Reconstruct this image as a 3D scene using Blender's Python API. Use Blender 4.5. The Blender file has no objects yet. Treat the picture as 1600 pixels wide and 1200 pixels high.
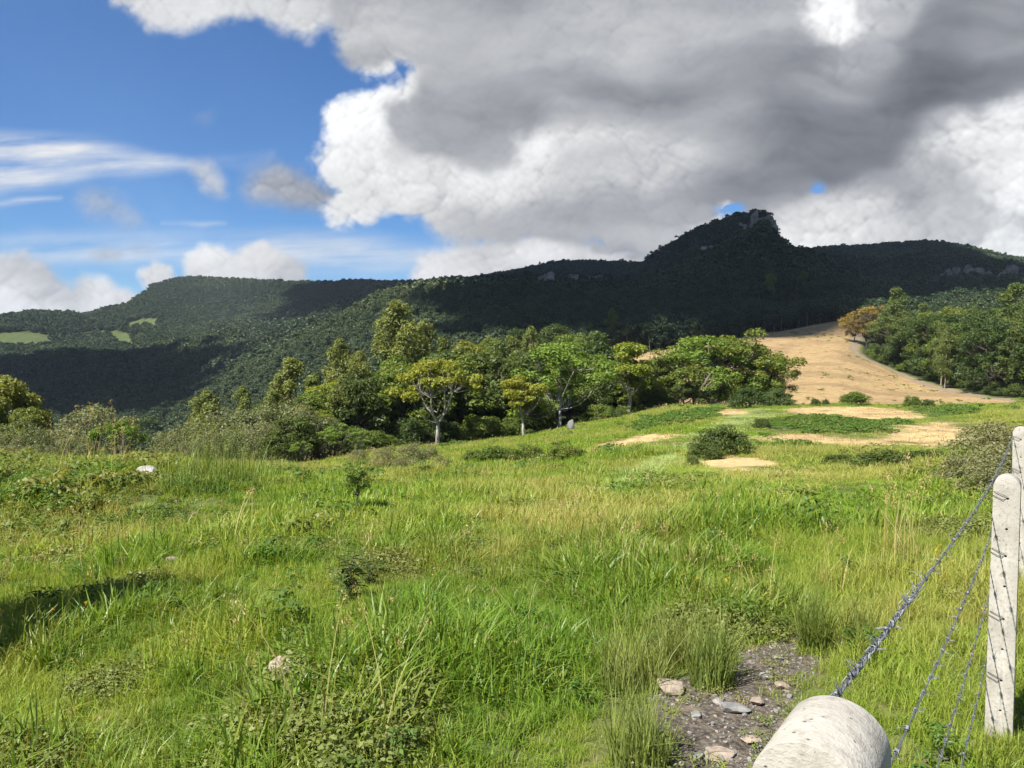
import bpy, bmesh, math, random
import numpy as np
from mathutils import Vector, Matrix, Euler

# ------------------------------------------------------------------ camera, sky, sun, exposure
scene = bpy.context.scene
COL = scene.collection
F = 1232.0; PITCH = math.radians(1.9); CAMZ = 1.6
cam_d = bpy.data.cameras.new('camera'); cam = bpy.data.objects.new('camera', cam_d); COL.objects.link(cam)
cam.location = (0, 0, CAMZ); cam.rotation_euler = (math.radians(90) - PITCH, 0, 0)
cam_d.sensor_width = 36; cam_d.lens = 36 * F / 1600; cam_d.clip_start = 0.05; cam_d.clip_end = 60000
scene.camera = cam
scene.view_settings.view_transform = 'Standard'; scene.view_settings.look = 'None'
scene.view_settings.gamma = 1; scene.view_settings.exposure = 1.15
scene.view_settings.use_curve_mapping = False
scene.cycles.max_bounces = 5; scene.cycles.diffuse_bounces = 3; scene.cycles.glossy_bounces = 2
scene.cycles.transmission_bounces = 3; scene.cycles.transparent_max_bounces = 4
scene.cycles.use_adaptive_sampling = True; scene.cycles.adaptive_threshold = 0.02
scene.cycles.use_denoising = True
scene.cycles.caustics_reflective = False; scene.cycles.caustics_refractive = False

SUN_DIR = Vector((-0.47, -0.42, 0.78)).normalized()      # towards the sun: behind the camera's shoulder
SUN_EL = math.asin(SUN_DIR.z); SUN_AZ = math.atan2(SUN_DIR.x, SUN_DIR.y)

sun_d = bpy.data.lights.new('sun', 'SUN'); sun = bpy.data.objects.new('sun', sun_d); COL.objects.link(sun)
sun_d.energy = 5.0; sun_d.angle = math.radians(0.53); sun_d.color = (1.0, 0.955, 0.87)
sun.rotation_euler = SUN_DIR.to_track_quat('Z', 'Y').to_euler(); sun.location = (-20, -20, 40)

# ---- small node-expression helper
class E:
    def __init__(s, nt, sock): s.nt = nt; s.s = sock
    def _m(s, op, *a, clamp=False):
        n = s.nt.nodes.new('ShaderNodeMath'); n.operation = op; n.use_clamp = clamp
        for i, v in enumerate((s,) + a):
            if isinstance(v, E): s.nt.links.new(v.s, n.inputs[i])
            else: n.inputs[i].default_value = v
        return E(s.nt, n.outputs[0])
    def __add__(s, o): return s._m('ADD', o)
    __radd__ = __add__
    def __sub__(s, o): return s._m('SUBTRACT', o)
    def __rsub__(s, o): return (s * -1.0) + o
    def __mul__(s, o): return s._m('MULTIPLY', o)
    __rmul__ = __mul__
    def __truediv__(s, o): return s._m('DIVIDE', o)
    def pow(s, o): return s._m('POWER', o)
    def max(s, o): return s._m('MAXIMUM', o)
    def min(s, o): return s._m('MINIMUM', o)
    def clamp(s): return s._m('ADD', 0.0, clamp=True)
    def abs(s): return s._m('ABSOLUTE')
    def smooth(s, a, b):
        n = s.nt.nodes.new('ShaderNodeMapRange'); n.interpolation_type = 'SMOOTHSTEP'
        s.nt.links.new(s.s, n.inputs[0]); n.inputs[1].default_value = a; n.inputs[2].default_value = b
        return E(s.nt, n.outputs[0])
def N(nt, typ, **kw):
    n = nt.nodes.new(typ)
    for k, v in kw.items(): setattr(n, k, v)
    return n
def noise(nt, vec, scale, detail=6, rough=0.55, dist=0.0, lac=2.0):
    n = N(nt, 'ShaderNodeTexNoise'); n.inputs['Scale'].default_value = scale
    n.inputs['Detail'].default_value = detail; n.inputs['Roughness'].default_value = rough
    n.inputs['Distortion'].default_value = dist; n.inputs['Lacunarity'].default_value = lac
    if vec is not None: nt.links.new(vec, n.inputs['Vector'])
    return n
def mixc(nt, fac, a, b, blend='MIX'):
    n = N(nt, 'ShaderNodeMix', data_type='RGBA', blend_type=blend)
    for sock, v in ((n.inputs[0], fac), (n.inputs[6], a), (n.inputs[7], b)):
        if isinstance(v, E): nt.links.new(v.s, sock)
        elif hasattr(v, 'is_linked'): nt.links.new(v, sock)
        elif isinstance(v, (tuple, list)): sock.default_value = (v[0], v[1], v[2], 1)
        else: sock.default_value = v
    return n.outputs[2]

def px_dir(px, py):
    x = (px - 800) / F; z = (600 - py) / F; c, s = math.cos(PITCH), math.sin(PITCH)
    return np.array([x, c + z * s, -s + z * c])
def px_azel(px, py):
    d = px_dir(px, py); d = d / np.linalg.norm(d)
    return math.atan2(d[0], d[1]), math.asin(d[2])

# ------------------------------------------------------------------ clouds of the sky, computed as angular fields
_lat = np.random.default_rng(7).random((8, 256, 256))
def vnoise(x, y, k=0):
    xi = np.floor(x).astype(np.int64); yi = np.floor(y).astype(np.int64); fx = x - xi; fy = y - yi
    fx = fx * fx * fx * (fx * (fx * 6 - 15) + 10); fy = fy * fy * fy * (fy * (fy * 6 - 15) + 10)
    t = _lat[k % 8]; x0, x1, y0, y1 = xi & 255, (xi + 1) & 255, yi & 255, (yi + 1) & 255
    return (t[y0, x0] * (1 - fx) + t[y0, x1] * fx) * (1 - fy) + (t[y1, x0] * (1 - fx) + t[y1, x1] * fx) * fy
def fbm(x, y, octv=6, gain=0.5, k=0, billow=False):
    s = np.zeros(np.shape(x)); a = 1.0; tot = 0.0; c, q = math.cos(0.6), math.sin(0.6)
    for i in range(octv):
        n = vnoise(x, y, k + i)
        s += a * (np.sqrt((2.6 * n - 1.3) ** 2 + .03) if billow else n); tot += a; a *= gain
        x, y = (c * x - q * y) * 2.03 + 17.3, (q * x + c * y) * 2.03 + 5.1
    return s / tot
def lumps(x, y, k=0):
    """rounded heaps: height of the highest dome over a jittered grid"""
    xi = np.floor(x).astype(np.int64); yi = np.floor(y).astype(np.int64); best = np.zeros(x.shape)
    for dx in (-1, 0, 1):
        for dy in (-1, 0, 1):
            cx, cy = (xi + dx) & 255, (yi + dy) & 255; r = .55 + .55 * _lat[(k + 2) % 8][cy, cx]
            d2 = ((x - xi - dx - _lat[k % 8][cy, cx]) ** 2 + (y - yi - dy - _lat[(k + 1) % 8][cy, cx]) ** 2) / (r * r)
            best = np.maximum(best, np.sqrt(np.clip(1 - d2, 0, 1)) * r)
    return best
def heaps(x, y, octv=4, k=0):
    s = 0; a = 1.0; t = 0
    for i in range(octv):
        s = s + a * lumps(x, y, k + i); t += a; a *= .52; x, y = (.8 * x - .6 * y) * 2.1 + 7.7, (.6 * x + .8 * y) * 2.1 + 3.3
    return s / t
def sstep(x, a, b):
    t = np.clip((x - a) / (b - a), 0, 1); return t * t * (3 - 2 * t)
def poly_sdf(P, X, Y):
    P = np.asarray(P, float); d = np.full(X.shape, 1e18); inside = np.zeros(X.shape, bool)
    for (ax, ay), (bx, by) in zip(P, np.roll(P, -1, 0)):
        ex, ey = bx - ax, by - ay; wx, wy = X - ax, Y - ay
        t = np.clip((wx * ex + wy * ey) / (ex * ex + ey * ey + 1e-9), 0, 1)
        d = np.minimum(d, (wx - ex * t) ** 2 + (wy - ey * t) ** 2)
        if ay != by:
            inside ^= ((ay > Y) != (by > Y)) & (X < (bx - ax) * (Y - ay) / (by - ay) + ax)
    d = np.sqrt(d); return np.where(inside, -d, d)

def front_clouds(X, Y):
    """premultiplied cloud colour and cover over photo-plane angles X, Y (pixels of a 1232-pixel focal length)"""
    wx = (fbm(X / 150, Y / 150, 4, k=1) - .5); wy = (fbm(X / 150 + 9, Y / 150 + 4, 4, k=2) - .5)
    Xw, Yw = X + wx * 70, Y + wy * 60
    n1 = fbm(X / 90, Y / 75, 6, .55, 3) - .5                       # ragged edge
    bl = heaps(X / 62 + wx * .8, Y / 50 + wy * .8, 4, 4) * .9 - .15            # cauliflower relief
    bl2 = heaps(X / 20 + wx, Y / 17 + wy, 2, 1) * .9 - .15
    edge = n1 * 50 + (bl - .4) * 42 + (bl2 - .4) * 15
    stp = abs(X[0, 1] - X[0, 0])
    def slope(f, r):
        k = max(1, int(round(r / stp))); p = np.pad(f, k, mode='edge')
        for _ in range(2):
            p = (p + np.roll(p, 1, 0) + np.roll(p, -1, 0) + np.roll(p, 1, 1) + np.roll(p, -1, 1)) / 5
        h, w = f.shape
        q = lambda dy, dx: p[k + dy:k + dy + h, k + dx:k + dx + w]
        up = -k if Y[1, 0] > Y[0, 0] else k
        return q(0, 0) - .5 * (q(0, -k) + q(up, 0))               # darker where lumps face away from the light
    relief = slope(bl, 9) * .40 + slope(bl2, 4) * .10 + (bl - .4) * .13
    soft_n = fbm(Xw / 210, Yw / 120, 5, .5, 5) - .5
    rgb = np.zeros(X.shape + (3,)); A = np.zeros(X.shape)
    def over(col, a):
        nonlocal rgb, A
        a = np.clip(a, 0, 1); rgb = rgb * (1 - a[..., None]) + col * a[..., None]; A = A * (1 - a) + a
    def tone(v, warm=0.0):                                          # display grey 0..1 -> linear, cool in the dark
        v = np.clip(v, 0.02, 1.05); l = v ** 2.2
        t = np.clip((v - .35) / .5, 0, 1)
        return np.stack([l * (.905 + .085 * t + warm), l * (.98 + .02 * t), l * (1.16 - .15 * t)], -1)
    def ctrl(pts, sig, base, wb=.02):
        num = np.full(X.shape, base * wb); den = np.full(X.shape, wb)
        for px, py, v, *r in pts:
            s = r[0] if r else sig
            w = np.exp(-(((Xw - px) / (s * 1.25)) ** 2 + ((Yw - py) / (s * .8)) ** 2)); num += w * v; den += w
        return num / den
    def layer(poly, val, soft=14, amp=1.0, dens=1.0, warm=0.0, rel=1.0):
        a = sstep(edge * amp - poly_sdf(poly, X, Y), -soft, soft) * dens
        over(tone(val + relief * rel, warm), a)
    # cirrus streaks and veils
    st = fbm(X / 260 + Y / 120 * .3, Y / 17 + X / 400, 6, .58, 2); st2 = fbm(X / 90, Y / 22 + X / 250, 5, .6, 6)
    def streak(poly, dens, soft=26):
        m = sstep(-poly_sdf(poly, X + wx * 30, Y + wy * 22), -soft, soft)
        over(tone(np.full(X.shape, .93)), m * np.clip((st * .7 + st2 * .5 - .25) * 1.7, 0, 1) * dens)
    streak([(-200, 185), (-60, 200), (60, 216), (150, 222), (260, 250), (305, 262), (240, 268), (150, 272), (60, 296), (-60, 304), (-200, 310)], 1.0, 17)
    streak([(-200, 322), (0, 318), (95, 312), (40, 321), (-200, 330)], .8, 8)
    streak([(-300, 385), (0, 380), (200, 372), (330, 378), (420, 368), (560, 372), (700, 392), (760, 420), (560, 425), (300, 412), (100, 410), (-300, 420)], .75, 26)
    streak([(300, 255), (420, 243), (380, 262)], .3, 14); streak([(255, 352), (350, 352), (318, 358)], .55, 6)
    # low cumuli along the ridge
    lowv = ctrl([(30, 405, .80), (60, 430, .70), (20, 455, .92), (60, 470, .74), (140, 455, .93), (100, 455, .74), (190, 470, .84), (240, 425, .90), (265, 440, .78), (325, 405, .93), (345, 425, .84),
                 (420, 405, .88), (460, 430, .76), (700, 400, .88), (760, 390, .84), (820, 380, .92), (680, 425, .90), (800, 420, .80), (30, 490, .95)], 26, .85)
    low = lambda P, s=11: layer(P, lowv, s, .38, .97, .015, .75)
    low([(-250, 410), (0, 402), (40, 396), (70, 415), (85, 432), (110, 452), (130, 438), (160, 440), (185, 455), (215, 468), (225, 520), (-250, 520)])
    low([(222, 425), (240, 414), (262, 420), (275, 445), (225, 448)], 7)
    low([(292, 410), (320, 392), (345, 392), (362, 408), (385, 390), (410, 382), (432, 398), (478, 418), (480, 445), (292, 445)], 9)
    low([(640, 430), (655, 400), (690, 395), (740, 380), (800, 372), (860, 360), (960, 390), (1040, 410), (1040, 450), (640, 450)])
    layer([(148, 396), (170, 390), (190, 396), (182, 405), (160, 404)], np.full(X.shape, .66), 12, .3, .45)
    layer([(205, 388), (225, 384), (235, 392), (215, 396)], np.full(X.shape, .68), 12, .3, .3)
    layer([(130, 308), (160, 305), (190, 322), (212, 345), (180, 343), (140, 328)], np.full(X.shape, .72), 22, .5, .55)
    layer([(302, 262), (322, 260), (340, 285), (346, 302), (322, 290)], np.full(X.shape, .78), 15, .4, .75)
    layer([(310, 182), (326, 179), (322, 188)], np.full(X.shape, .7), 14, .3, .25)
    # tail and white billow, then the grey mass
    layer([(388, 292), (402, 270), (432, 262), (470, 276), (505, 292), (530, 305), (520, 322), (470, 318), (430, 308), (398, 306)], ctrl([(400, 285, .72), (450, 290, .60), (500, 305, .62)], 40, .64), 22, .5, .92)
    layer([(172, -80), (180, 2), (216, 20), (232, 42), (292, 44), (332, 40), (398, 26), (440, 45), (478, 54), (505, 36), (545, 20), (560, -80)],
          ctrl([(230, 10, .84), (320, 5, .90), (400, 0, .82), (450, 25, .88), (500, 10, .80), (500, -20, .72)], 45, .84), 14, .55, .97, 0, .8)
    main = [(664, 112), (632, 122), (600, 146), (566, 160), (532, 164), (508, 178), (512, 205), (494, 232), (490, 250), (500, 276), (530, 300), (514, 326), (520, 346), (566, 350), (620, 340), (668, 352), (706, 378),
            (760, 384), (850, 372), (930, 392), (1010, 404), (1060, 420), (1060, 450), (2000, 470), (2000, -150), (520, -150), (526, 36), (532, 62), (546, 90), (572, 112), (598, 104), (618, 92), (646, 98)]
    val = ctrl([(640, 120, .97, 30), (600, 155, .97, 34), (530, 185, .97, 34), (560, 215, .98), (600, 250, .93), (540, 260, .90), (520, 335, .92, 26), (600, 320, .86), (660, 290, .88), (720, 290, .90), (820, 280, .88),
                (560, 300, .82, 28), (680, 340, .74), (760, 350, .66), (850, 350, .64), (940, 370, .58), (1000, 385, .56), (1060, 360, .60), (900, 300, .72), (980, 280, .80), (1040, 240, .80), (960, 210, .82), (880, 200, .84), (1080, 190, .74),
                (840, 225, .92, 30), (1000, 320, .66), (1100, 300, .52), (1180, 290, .46), (1230, 250, .48), (1150, 240, .60), (1290, 240, .45), (1160, 190, .55), (1250, 190, .47),
                (560, 40, .70), (600, 70, .64), (650, 30, .66), (700, 80, .55), (760, 30, .56), (800, 90, .56), (700, 120, .58), (860, 60, .66), (920, 30, .70), (930, 100, .62), (850, 140, .50), (960, 150, .46), (1060, 150, .44),
                (1030, 60, .68), (1080, 100, .58), (1130, 30, .62), (1180, 90, .55), (1230, 120, .50), (1220, 30, .68), (1290, 30, .99, 30), (1312, 45, .97, 18), (1360, 90, .62, 30), (1380, 25, .66, 30), (1340, 140, .52), (1420, 140, .42), (1480, 60, .42), (1560, 60, .43), (1590, 130, .38),
                (1500, 130, .38), (1420, 200, .44), (1340, 220, .45), (1380, 40, .78, 20), (1370, 5, .80, 24), (1700, 80, .45, 80), (1480, 200, .68, 24), (1540, 190, .92, 34), (1590, 180, .88), (1500, 230, .90, 34), (1440, 235, .70, 30), (1560, 250, .90), (1590, 300, .96), (1530, 300, .84, 28), (1470, 270, .66),
                (1420, 260, .58, 30), (1390, 280, .66), (1350, 300, .80, 26), (1300, 315, .82, 26), (1330, 330, .90, 26), (1250, 340, .92, 28), (1230, 370, .92, 24), (1300, 370, .84, 28), (1380, 320, .80, 26), (1420, 330, .64), (1470, 340, .60), (1530, 350, .60), (1590, 345, .66),
                (1400, 370, .72), (1590, 380, .93, 28), (1500, 375, .72, 30), (1120, 345, .92, 18), (1090, 352, .86, 18), (1210, 310, .62), (1700, 250, .9, 70)], 42, .55)
    a = sstep(edge * .72 - poly_sdf(main, X, Y), -13, 13)
    for px, py, rx, ry, k in ((1140, 324, 30, 11, 1.0), (1272, 287, 15, 16, .9), (955, 401, 46, 6, .8), (1530, 402, 60, 4, .2), (1560, 22, 1, 1, 0)):
        a = a * (1 - k * sstep(1.0 - np.hypot((X + wx * 60 + n1 * 30 - px) / rx, (Y + wy * 50 + (bl - .4) * 22 - py) / ry) + n1 * 1.5, -.1, .9))
    band = fbm(Xw / 260 + 3, Yw / 62, 5, .5, 1) - .5
    val = val + .035 + .09 * sstep(.74 - val, 0, .2)
    w_l = .10 + .9 * sstep(val, .6, .92)
    over(tone(val + relief * w_l + soft_n * .14 + band * .30 * sstep(val, .95, .6)), a)
    def white(P, pts, soft=12, amp=.55, dens=.95, base=.92):                 # sunlit heaps standing behind the grey
        m = sstep(edge * amp * 1.5 + soft_n * 50 - poly_sdf(P, X, Y), -soft * 1.3, soft * 2.4) * dens
        over(tone(ctrl(pts, 40, base) + relief * 1.05 + soft_n * .10), m * (a > .3))
    white([(1398, 250), (1440, 215), (1500, 186), (1560, 166), (1700, 150), (1700, 345), (1570, 335), (1510, 312), (1450, 296), (1405, 276)], [(1440, 240, .80), (1500, 210, .93), (1590, 190, .95), (1470, 275, .78), (1530, 260, .90), (1590, 300, .98), (1520, 300, .84)], 13)
    white([(1198, 400), (1212, 350), (1240, 326), (1262, 310), (1310, 304), (1350, 288), (1400, 300), (1410, 322), (1370, 340), (1400, 352), (1470, 362), (1540, 378), (1600, 400)], [(1230, 360, .93), (1280, 330, .86), (1340, 310, .86), (1330, 345, .91), (1390, 325, .76), (1400, 372, .80), (1300, 378, .86), (1480, 380, .78)], 16, .8, .85)
    white([(1545, 395), (1565, 378), (1610, 365), (1700, 360), (1700, 410), (1545, 410)], [(1590, 385, .93)], 10)
    white([(1256, -30), (1300, -30), (1322, 20), (1334, 44), (1318, 62), (1288, 58), (1264, 30)], [(1290, 20, 1.0), (1315, 48, .98)], 16, .5, 1.0, .99)
    white([(1290, 108), (1330, 100), (1345, 114), (1310, 120)], [(1315, 110, .82)], 20, .5, .5)
    white([(1088, 358), (1112, 344), (1126, 320), (1138, 314), (1140, 334), (1114, 354)], [(1115, 340, .97)], 7, .22, .95)
    white([(796, 222), (830, 196), (880, 182), (960, 186), (1040, 188), (1110, 204), (1095, 245), (1010, 280), (930, 300), (850, 312), (760, 312), (680, 300), (690, 276), (760, 266), (806, 246)], [(830, 220, .93), (880, 195, .88), (960, 200, .86), (1050, 215, .78), (1000, 260, .80), (900, 285, .80), (800, 285, .90), (720, 290, .90)], 26, .7, .85, .84)
    # darker scud in front of the billow
    def scud(P, pts, dens, soft=16, amp=.8):
        m = sstep(edge * amp - poly_sdf(P, X, Y), -soft, soft) * dens
        over(tone(ctrl(pts, 45, .5) + .12 + relief * .22 + soft_n * .14 + band * .22), m * (A > .2))
    scud([(612, 172), (640, 150), (680, 128), (760, 135), (830, 150), (835, 190), (800, 215), (805, 245), (760, 258), (700, 250), (650, 236), (618, 205)], [(650, 180, .52), (720, 200, .50), (780, 235, .52), (700, 150, .56), (800, 160, .50)], .85)
    scud([(600, 235), (635, 232), (640, 252), (612, 258)], [(620, 245, .66)], .6, 14, .5)
    scud([(800, 165), (950, 160), (1080, 172), (1200, 165), (1320, 190), (1400, 180), (1380, 225), (1290, 270), (1200, 300), (1130, 285), (1180, 235), (1100, 205), (950, 185), (830, 185)], [(900, 170, .48), (1050, 180, .50), (1200, 210, .46), (1280, 240, .44), (1200, 280, .46)], .75, 30, 1.0)
    scud([(880, 232), (960, 215), (990, 232), (930, 262), (880, 275)], [(930, 245, .66)], .55, 24, .7)
    scud([(1395, 282), (1440, 240), (1480, 250), (1530, 290), (1520, 320), (1440, 320)], [(1450, 280, .62), (1500, 305, .64)], .6, 18, .7)
    return rgb, A

def other_clouds(AZ, EL):
    """the same broken cumulus going on round the rest of the sky"""
    k = 1 / np.maximum(np.sin(EL) + .18, .05); x = np.sin(AZ) * np.cos(EL) * k; y = np.cos(AZ) * np.cos(EL) * k
    n = fbm(x * 1.1 + 3, y * 1.1, 6, .5, 3); b = fbm(x * 3.2, y * 3.2, 5, .5, 4, True)
    d = n + (b - .5) * .14; a = sstep(d, .50, .57)
    v = np.clip(.93 - sstep(d, .54, .70) * .40 + (b - .5) * .25, .35, 1)
    l = v ** 2.2; return np.stack([l * .97, l, l * 1.03], -1) * a[..., None], a
CLOUD_K = 0.455
SKY_TINT = (0.29, 0.44, 0.61)
def sky_image(name, rgb, A):
    h, w = A.shape; im = bpy.data.images.new(name, w, h, alpha=True, float_buffer=True, is_data=True)
    im.alpha_mode = 'CHANNEL_PACKED'
    im.pixels.foreach_set(np.concatenate([rgb, A[..., None]], -1).astype(np.float32).ravel()); im.update(); return im
AZ_W, EL_LO, EL_HI = math.radians(38), math.radians(-2), math.radians(30)
def build_world():
    w = bpy.data.worlds.new('World'); scene.world = w; w.use_nodes = True
    nt = w.node_tree; nt.nodes.clear()
    out = N(nt, 'ShaderNodeOutputWorld'); bg = N(nt, 'ShaderNodeBackground')
    nt.links.new(bg.outputs[0], out.inputs[0])
    STR = 0.10; bg.inputs[1].default_value = STR
    sky = N(nt, 'ShaderNodeTexSky', sky_type='NISHITA'); sky.sun_disc = False
    sky.sun_elevation = SUN_EL; sky.sun_rotation = SUN_AZ; sky.altitude = 500
    sky.air_density = 1.0; sky.dust_density = 0.35; sky.ozone_density = 2.2
    # cloud fields: a fine one for the part of the sky in view, a coarse one for all the rest
    az, el = np.meshgrid(np.linspace(-AZ_W, AZ_W, 1400), np.linspace(EL_LO, EL_HI, 600))
    dx, dy, dz = np.sin(az) * np.cos(el), np.cos(az) * np.cos(el), np.sin(el); c, s = math.cos(PITCH), math.sin(PITCH)
    fwd, up = dy * c - dz * s, dy * s + dz * c
    fr, fa = front_clouds(800 + F * dx / fwd, 600 - F * up / fwd)
    front = sky_image('cloud_field', fr, fa)
    az, el = np.meshgrid(np.linspace(-math.pi, math.pi, 1080, endpoint=False), np.linspace(0, math.pi / 2, 270))
    orr, oa = other_clouds(az, el); rest = sky_image('cloud_field_round', orr, oa)
    tc = N(nt, 'ShaderNodeTexCoord'); sp = N(nt, 'ShaderNodeSeparateXYZ'); nt.links.new(tc.outputs['Generated'], sp.inputs[0])
    x, y, z = (E(nt, sp.outputs[i]) for i in range(3))
    az = x._m('ARCTAN2', y); el = z.max(-0.999).min(0.999)._m('ARCSINE')
    def tex(im, u, v):
        cb = N(nt, 'ShaderNodeCombineXYZ'); nt.links.new(u.s, cb.inputs[0]); nt.links.new(v.s, cb.inputs[1])
        t = N(nt, 'ShaderNodeTexImage', image=im, interpolation='Linear', extension='EXTEND'); nt.links.new(cb.outputs[0], t.inputs[0]); return t
    tf = tex(front, (az + AZ_W) / (2 * AZ_W), (el - EL_LO) / (EL_HI - EL_LO))
    tr = tex(rest, (az + math.pi) / (2 * math.pi), el / (math.pi / 2))
    m = az.abs().smooth(AZ_W, AZ_W - 0.06) * el.smooth(EL_HI, EL_HI - 0.05)
    col = mixc(nt, m, tr.outputs[0], tf.outputs[0])
    al = E(nt, tr.outputs[1]) + (E(nt, tf.outputs[1]) - E(nt, tr.outputs[1])) * m
    K = CLOUD_K / STR
    skc = mixc(nt, 1.0, sky.outputs[0], SKY_TINT, 'MULTIPLY')
    skd = mixc(nt, al, skc, (0, 0, 0))
    res = mixc(nt, 1.0, skd, mixc(nt, 1.0, col, (K, K, K), 'MULTIPLY'), 'ADD')
    nt.links.new(res, bg.inputs[0])
    w.cycles.sampling_method = 'MANUAL'; w.cycles.sample_map_resolution = 1024
build_world()
# ------------------------------------------------------------------ terrain height: z(tx = x/y, depth y)
rng = np.random.default_rng(11); random.seed(5)
def e_of(py):                                    # tangent of elevation for a photo row
    return np.tan(np.arctan((600 - np.asarray(py, float)) / F) - PITCH)
def ip(x, pts):
    pts = np.asarray(pts, float); return np.interp(x, pts[:, 0], pts[:, 1])
def pchip(x, X, Y):
    X = np.asarray(X, float); Y = np.asarray(Y, float); h = np.diff(X); dl = np.diff(Y) / h
    m = np.zeros_like(Y); w1 = 2 * h[1:] + h[:-1]; w2 = h[1:] + 2 * h[:-1]
    ok = dl[:-1] * dl[1:] > 0
    with np.errstate(divide='ignore', invalid='ignore'): hm = (w1 + w2) / (w1 / dl[:-1] + w2 / dl[1:])
    m[1:-1] = np.where(ok, hm, 0); m[0] = dl[0]; m[-1] = dl[-1]
    i = np.clip(np.searchsorted(X, x) - 1, 0, len(h) - 1); t = np.clip((x - X[i]) / h[i], 0, 1)
    return ((1 + 2 * t) * (1 - t) ** 2 * Y[i] + t * (1 - t) ** 2 * h[i] * m[i] + t * t * (3 - 2 * t) * Y[i + 1] + t * t * (t - 1) * h[i] * m[i + 1])
def zy(d, py): return CAMZ + d * float(e_of(py))
# columns: photo x -> list of (depth, ground height)
COLS = {
 -150: [(0, 0), (3, -.15), (8, -.75), (11, -.9), (12.8, -.40), (25, -1.9), (40, -4.2), (80, -13), (150, -26), (250, -34), (400, zy(400, 672))],
 80: [(0, 0), (3, -.12), (8, -.70), (10.8, -.95), (12.6, -.42), (25, -1.9), (40, -4.4), (80, -13), (150, -26), (250, -35), (400, zy(400, 676))],
 250: [(0, 0), (3, -.08), (8, -.50), (11, -.85), (12.9, -.45), (25, -2.0), (40, -4.4), (80, -12), (150, -25), (250, -34), (400, zy(400, 668))],
 420: [(0, 0), (3, -.03), (8, -.40), (13, -.70), (25, -1.9), (45, -4.8), (80, -9.6), (120, -16), (200, -24), (300, -26), (400, zy(400, 620))],
 620: [(0, 0), (3, 0), (8, -.35), (13, -.78), (25, -2.15), (45, -4.1), (80, -7.4), (120, -12), (180, -14), (280, -6), (400, zy(400, 530))],
 800: [(0, 0), (3, 0), (8, -.32), (13, -.75), (25, -1.95), (45, -3.6), (80, -6.8), (120, -10), (170, -8), (260, -1), (400, zy(400, 505))],
 940: [(0, 0), (3, 0), (8, -.28), (13, -.65), (25, -1.55), (45, -2.9), (80, -4.9), (110, -8), (150, -8), (200, zy(200, 580)), (245, zy(245, 552)), (300, zy(300, 548)), (400, zy(400, 500))],
 1060: [(0, 0), (3, 0), (8, -.22), (13, -.5), (25, -1.2), (45, -2.1), (85, -3.6), (115, -6.8), (150, -5.5), (200, zy(200, 568)), (245, zy(245, 545)), (300, zy(300, 545)), (400, zy(400, 505))],
 1200: [(0, 0), (3, 0), (8, -.18), (13, -.42), (28, -1.35), (50, -2.1), (85, -3.6), (110, -5.4), (140, -3.2), (180, zy(180, 566)), (230, zy(230, 530)), (270, zy(270, 520)), (330, zy(330, 520)), (400, zy(400, 492))],
 1310: [(0, 0), (3, 0), (8, -.17), (13, -.38), (28, -1.30), (50, -2.0), (85, -3.5), (110, -5.0), (140, -3.0), (180, zy(180, 564)), (230, zy(230, 528)), (300, zy(300, 502)), (340, zy(340, 506)), (400, zy(400, 490))],
 1420: [(0, 0), (3, 0), (8, -.15), (13, -.35), (28, -1.25), (50, -2.0), (85, -3.6), (110, -5.2), (130, -4.9), (170, zy(170, 592)), (230, zy(230, 555)), (300, zy(300, 520)), (400, zy(400, 487))],
 1560: [(0, 0), (3, 0), (8, -.12), (13, -.30), (28, -1.2), (50, -2.0), (85, -3.5), (105, -4.8), (125, zy(125, 622)), (170, zy(170, 592)), (230, zy(230, 548)), (300, zy(300, 505)), (400, zy(400, 480))],
 1800: [(0, 0), (3, 0), (8, -.08), (13, -.25), (28, -1.0), (50, -1.8), (85, -3.0), (105, -4.0), (125, zy(125, 605)), (170, zy(170, 575)), (230, zy(230, 530)), (300, zy(300, 490)), (400, zy(400, 468))],
}
CX = np.array(sorted(COLS)); LG = np.linspace(math.log(1), math.log(401), 260)     # log(depth+1)
ZC = np.array([pchip(LG, [math.log(p[0] + 1) for p in COLS[c]], [p[1] for p in COLS[c]]) for c in CX])
RIDGE = [(-300, 505), (-100, 498), (0, 492), (60, 484), (110, 486), (135, 490), (165, 481), (200, 474), (225, 458), (245, 444), (270, 436), (300, 432), (400, 437), (505, 440), (560, 437), (620, 440), (680, 436), (740, 432), (800, 424),
         (850, 412), (880, 408), (960, 408), (1005, 412), (1012, 404), (1030, 390), (1060, 372), (1085, 358), (1120, 345), (1160, 334), (1185, 331), (1197, 334), (1204, 352), (1213, 374), (1232, 390), (1260, 388), (1300, 385), (1330, 384),
         (1400, 380), (1440, 376), (1470, 378), (1510, 384), (1560, 398), (1600, 404), (1800, 412), (2000, 420)]
RDIST = [(-300, 1300), (0, 1300), (200, 1400), (300, 1500), (800, 1450), (980, 1350), (1025, 980), (1120, 930), (1195, 900), (1235, 1150), (1300, 1250), (1800, 1250)]
def smooth_interp(x, pts, w):
    return (ip(x - w, pts) + 2 * ip(x, pts) + ip(x + w, pts)) / 4
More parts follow.
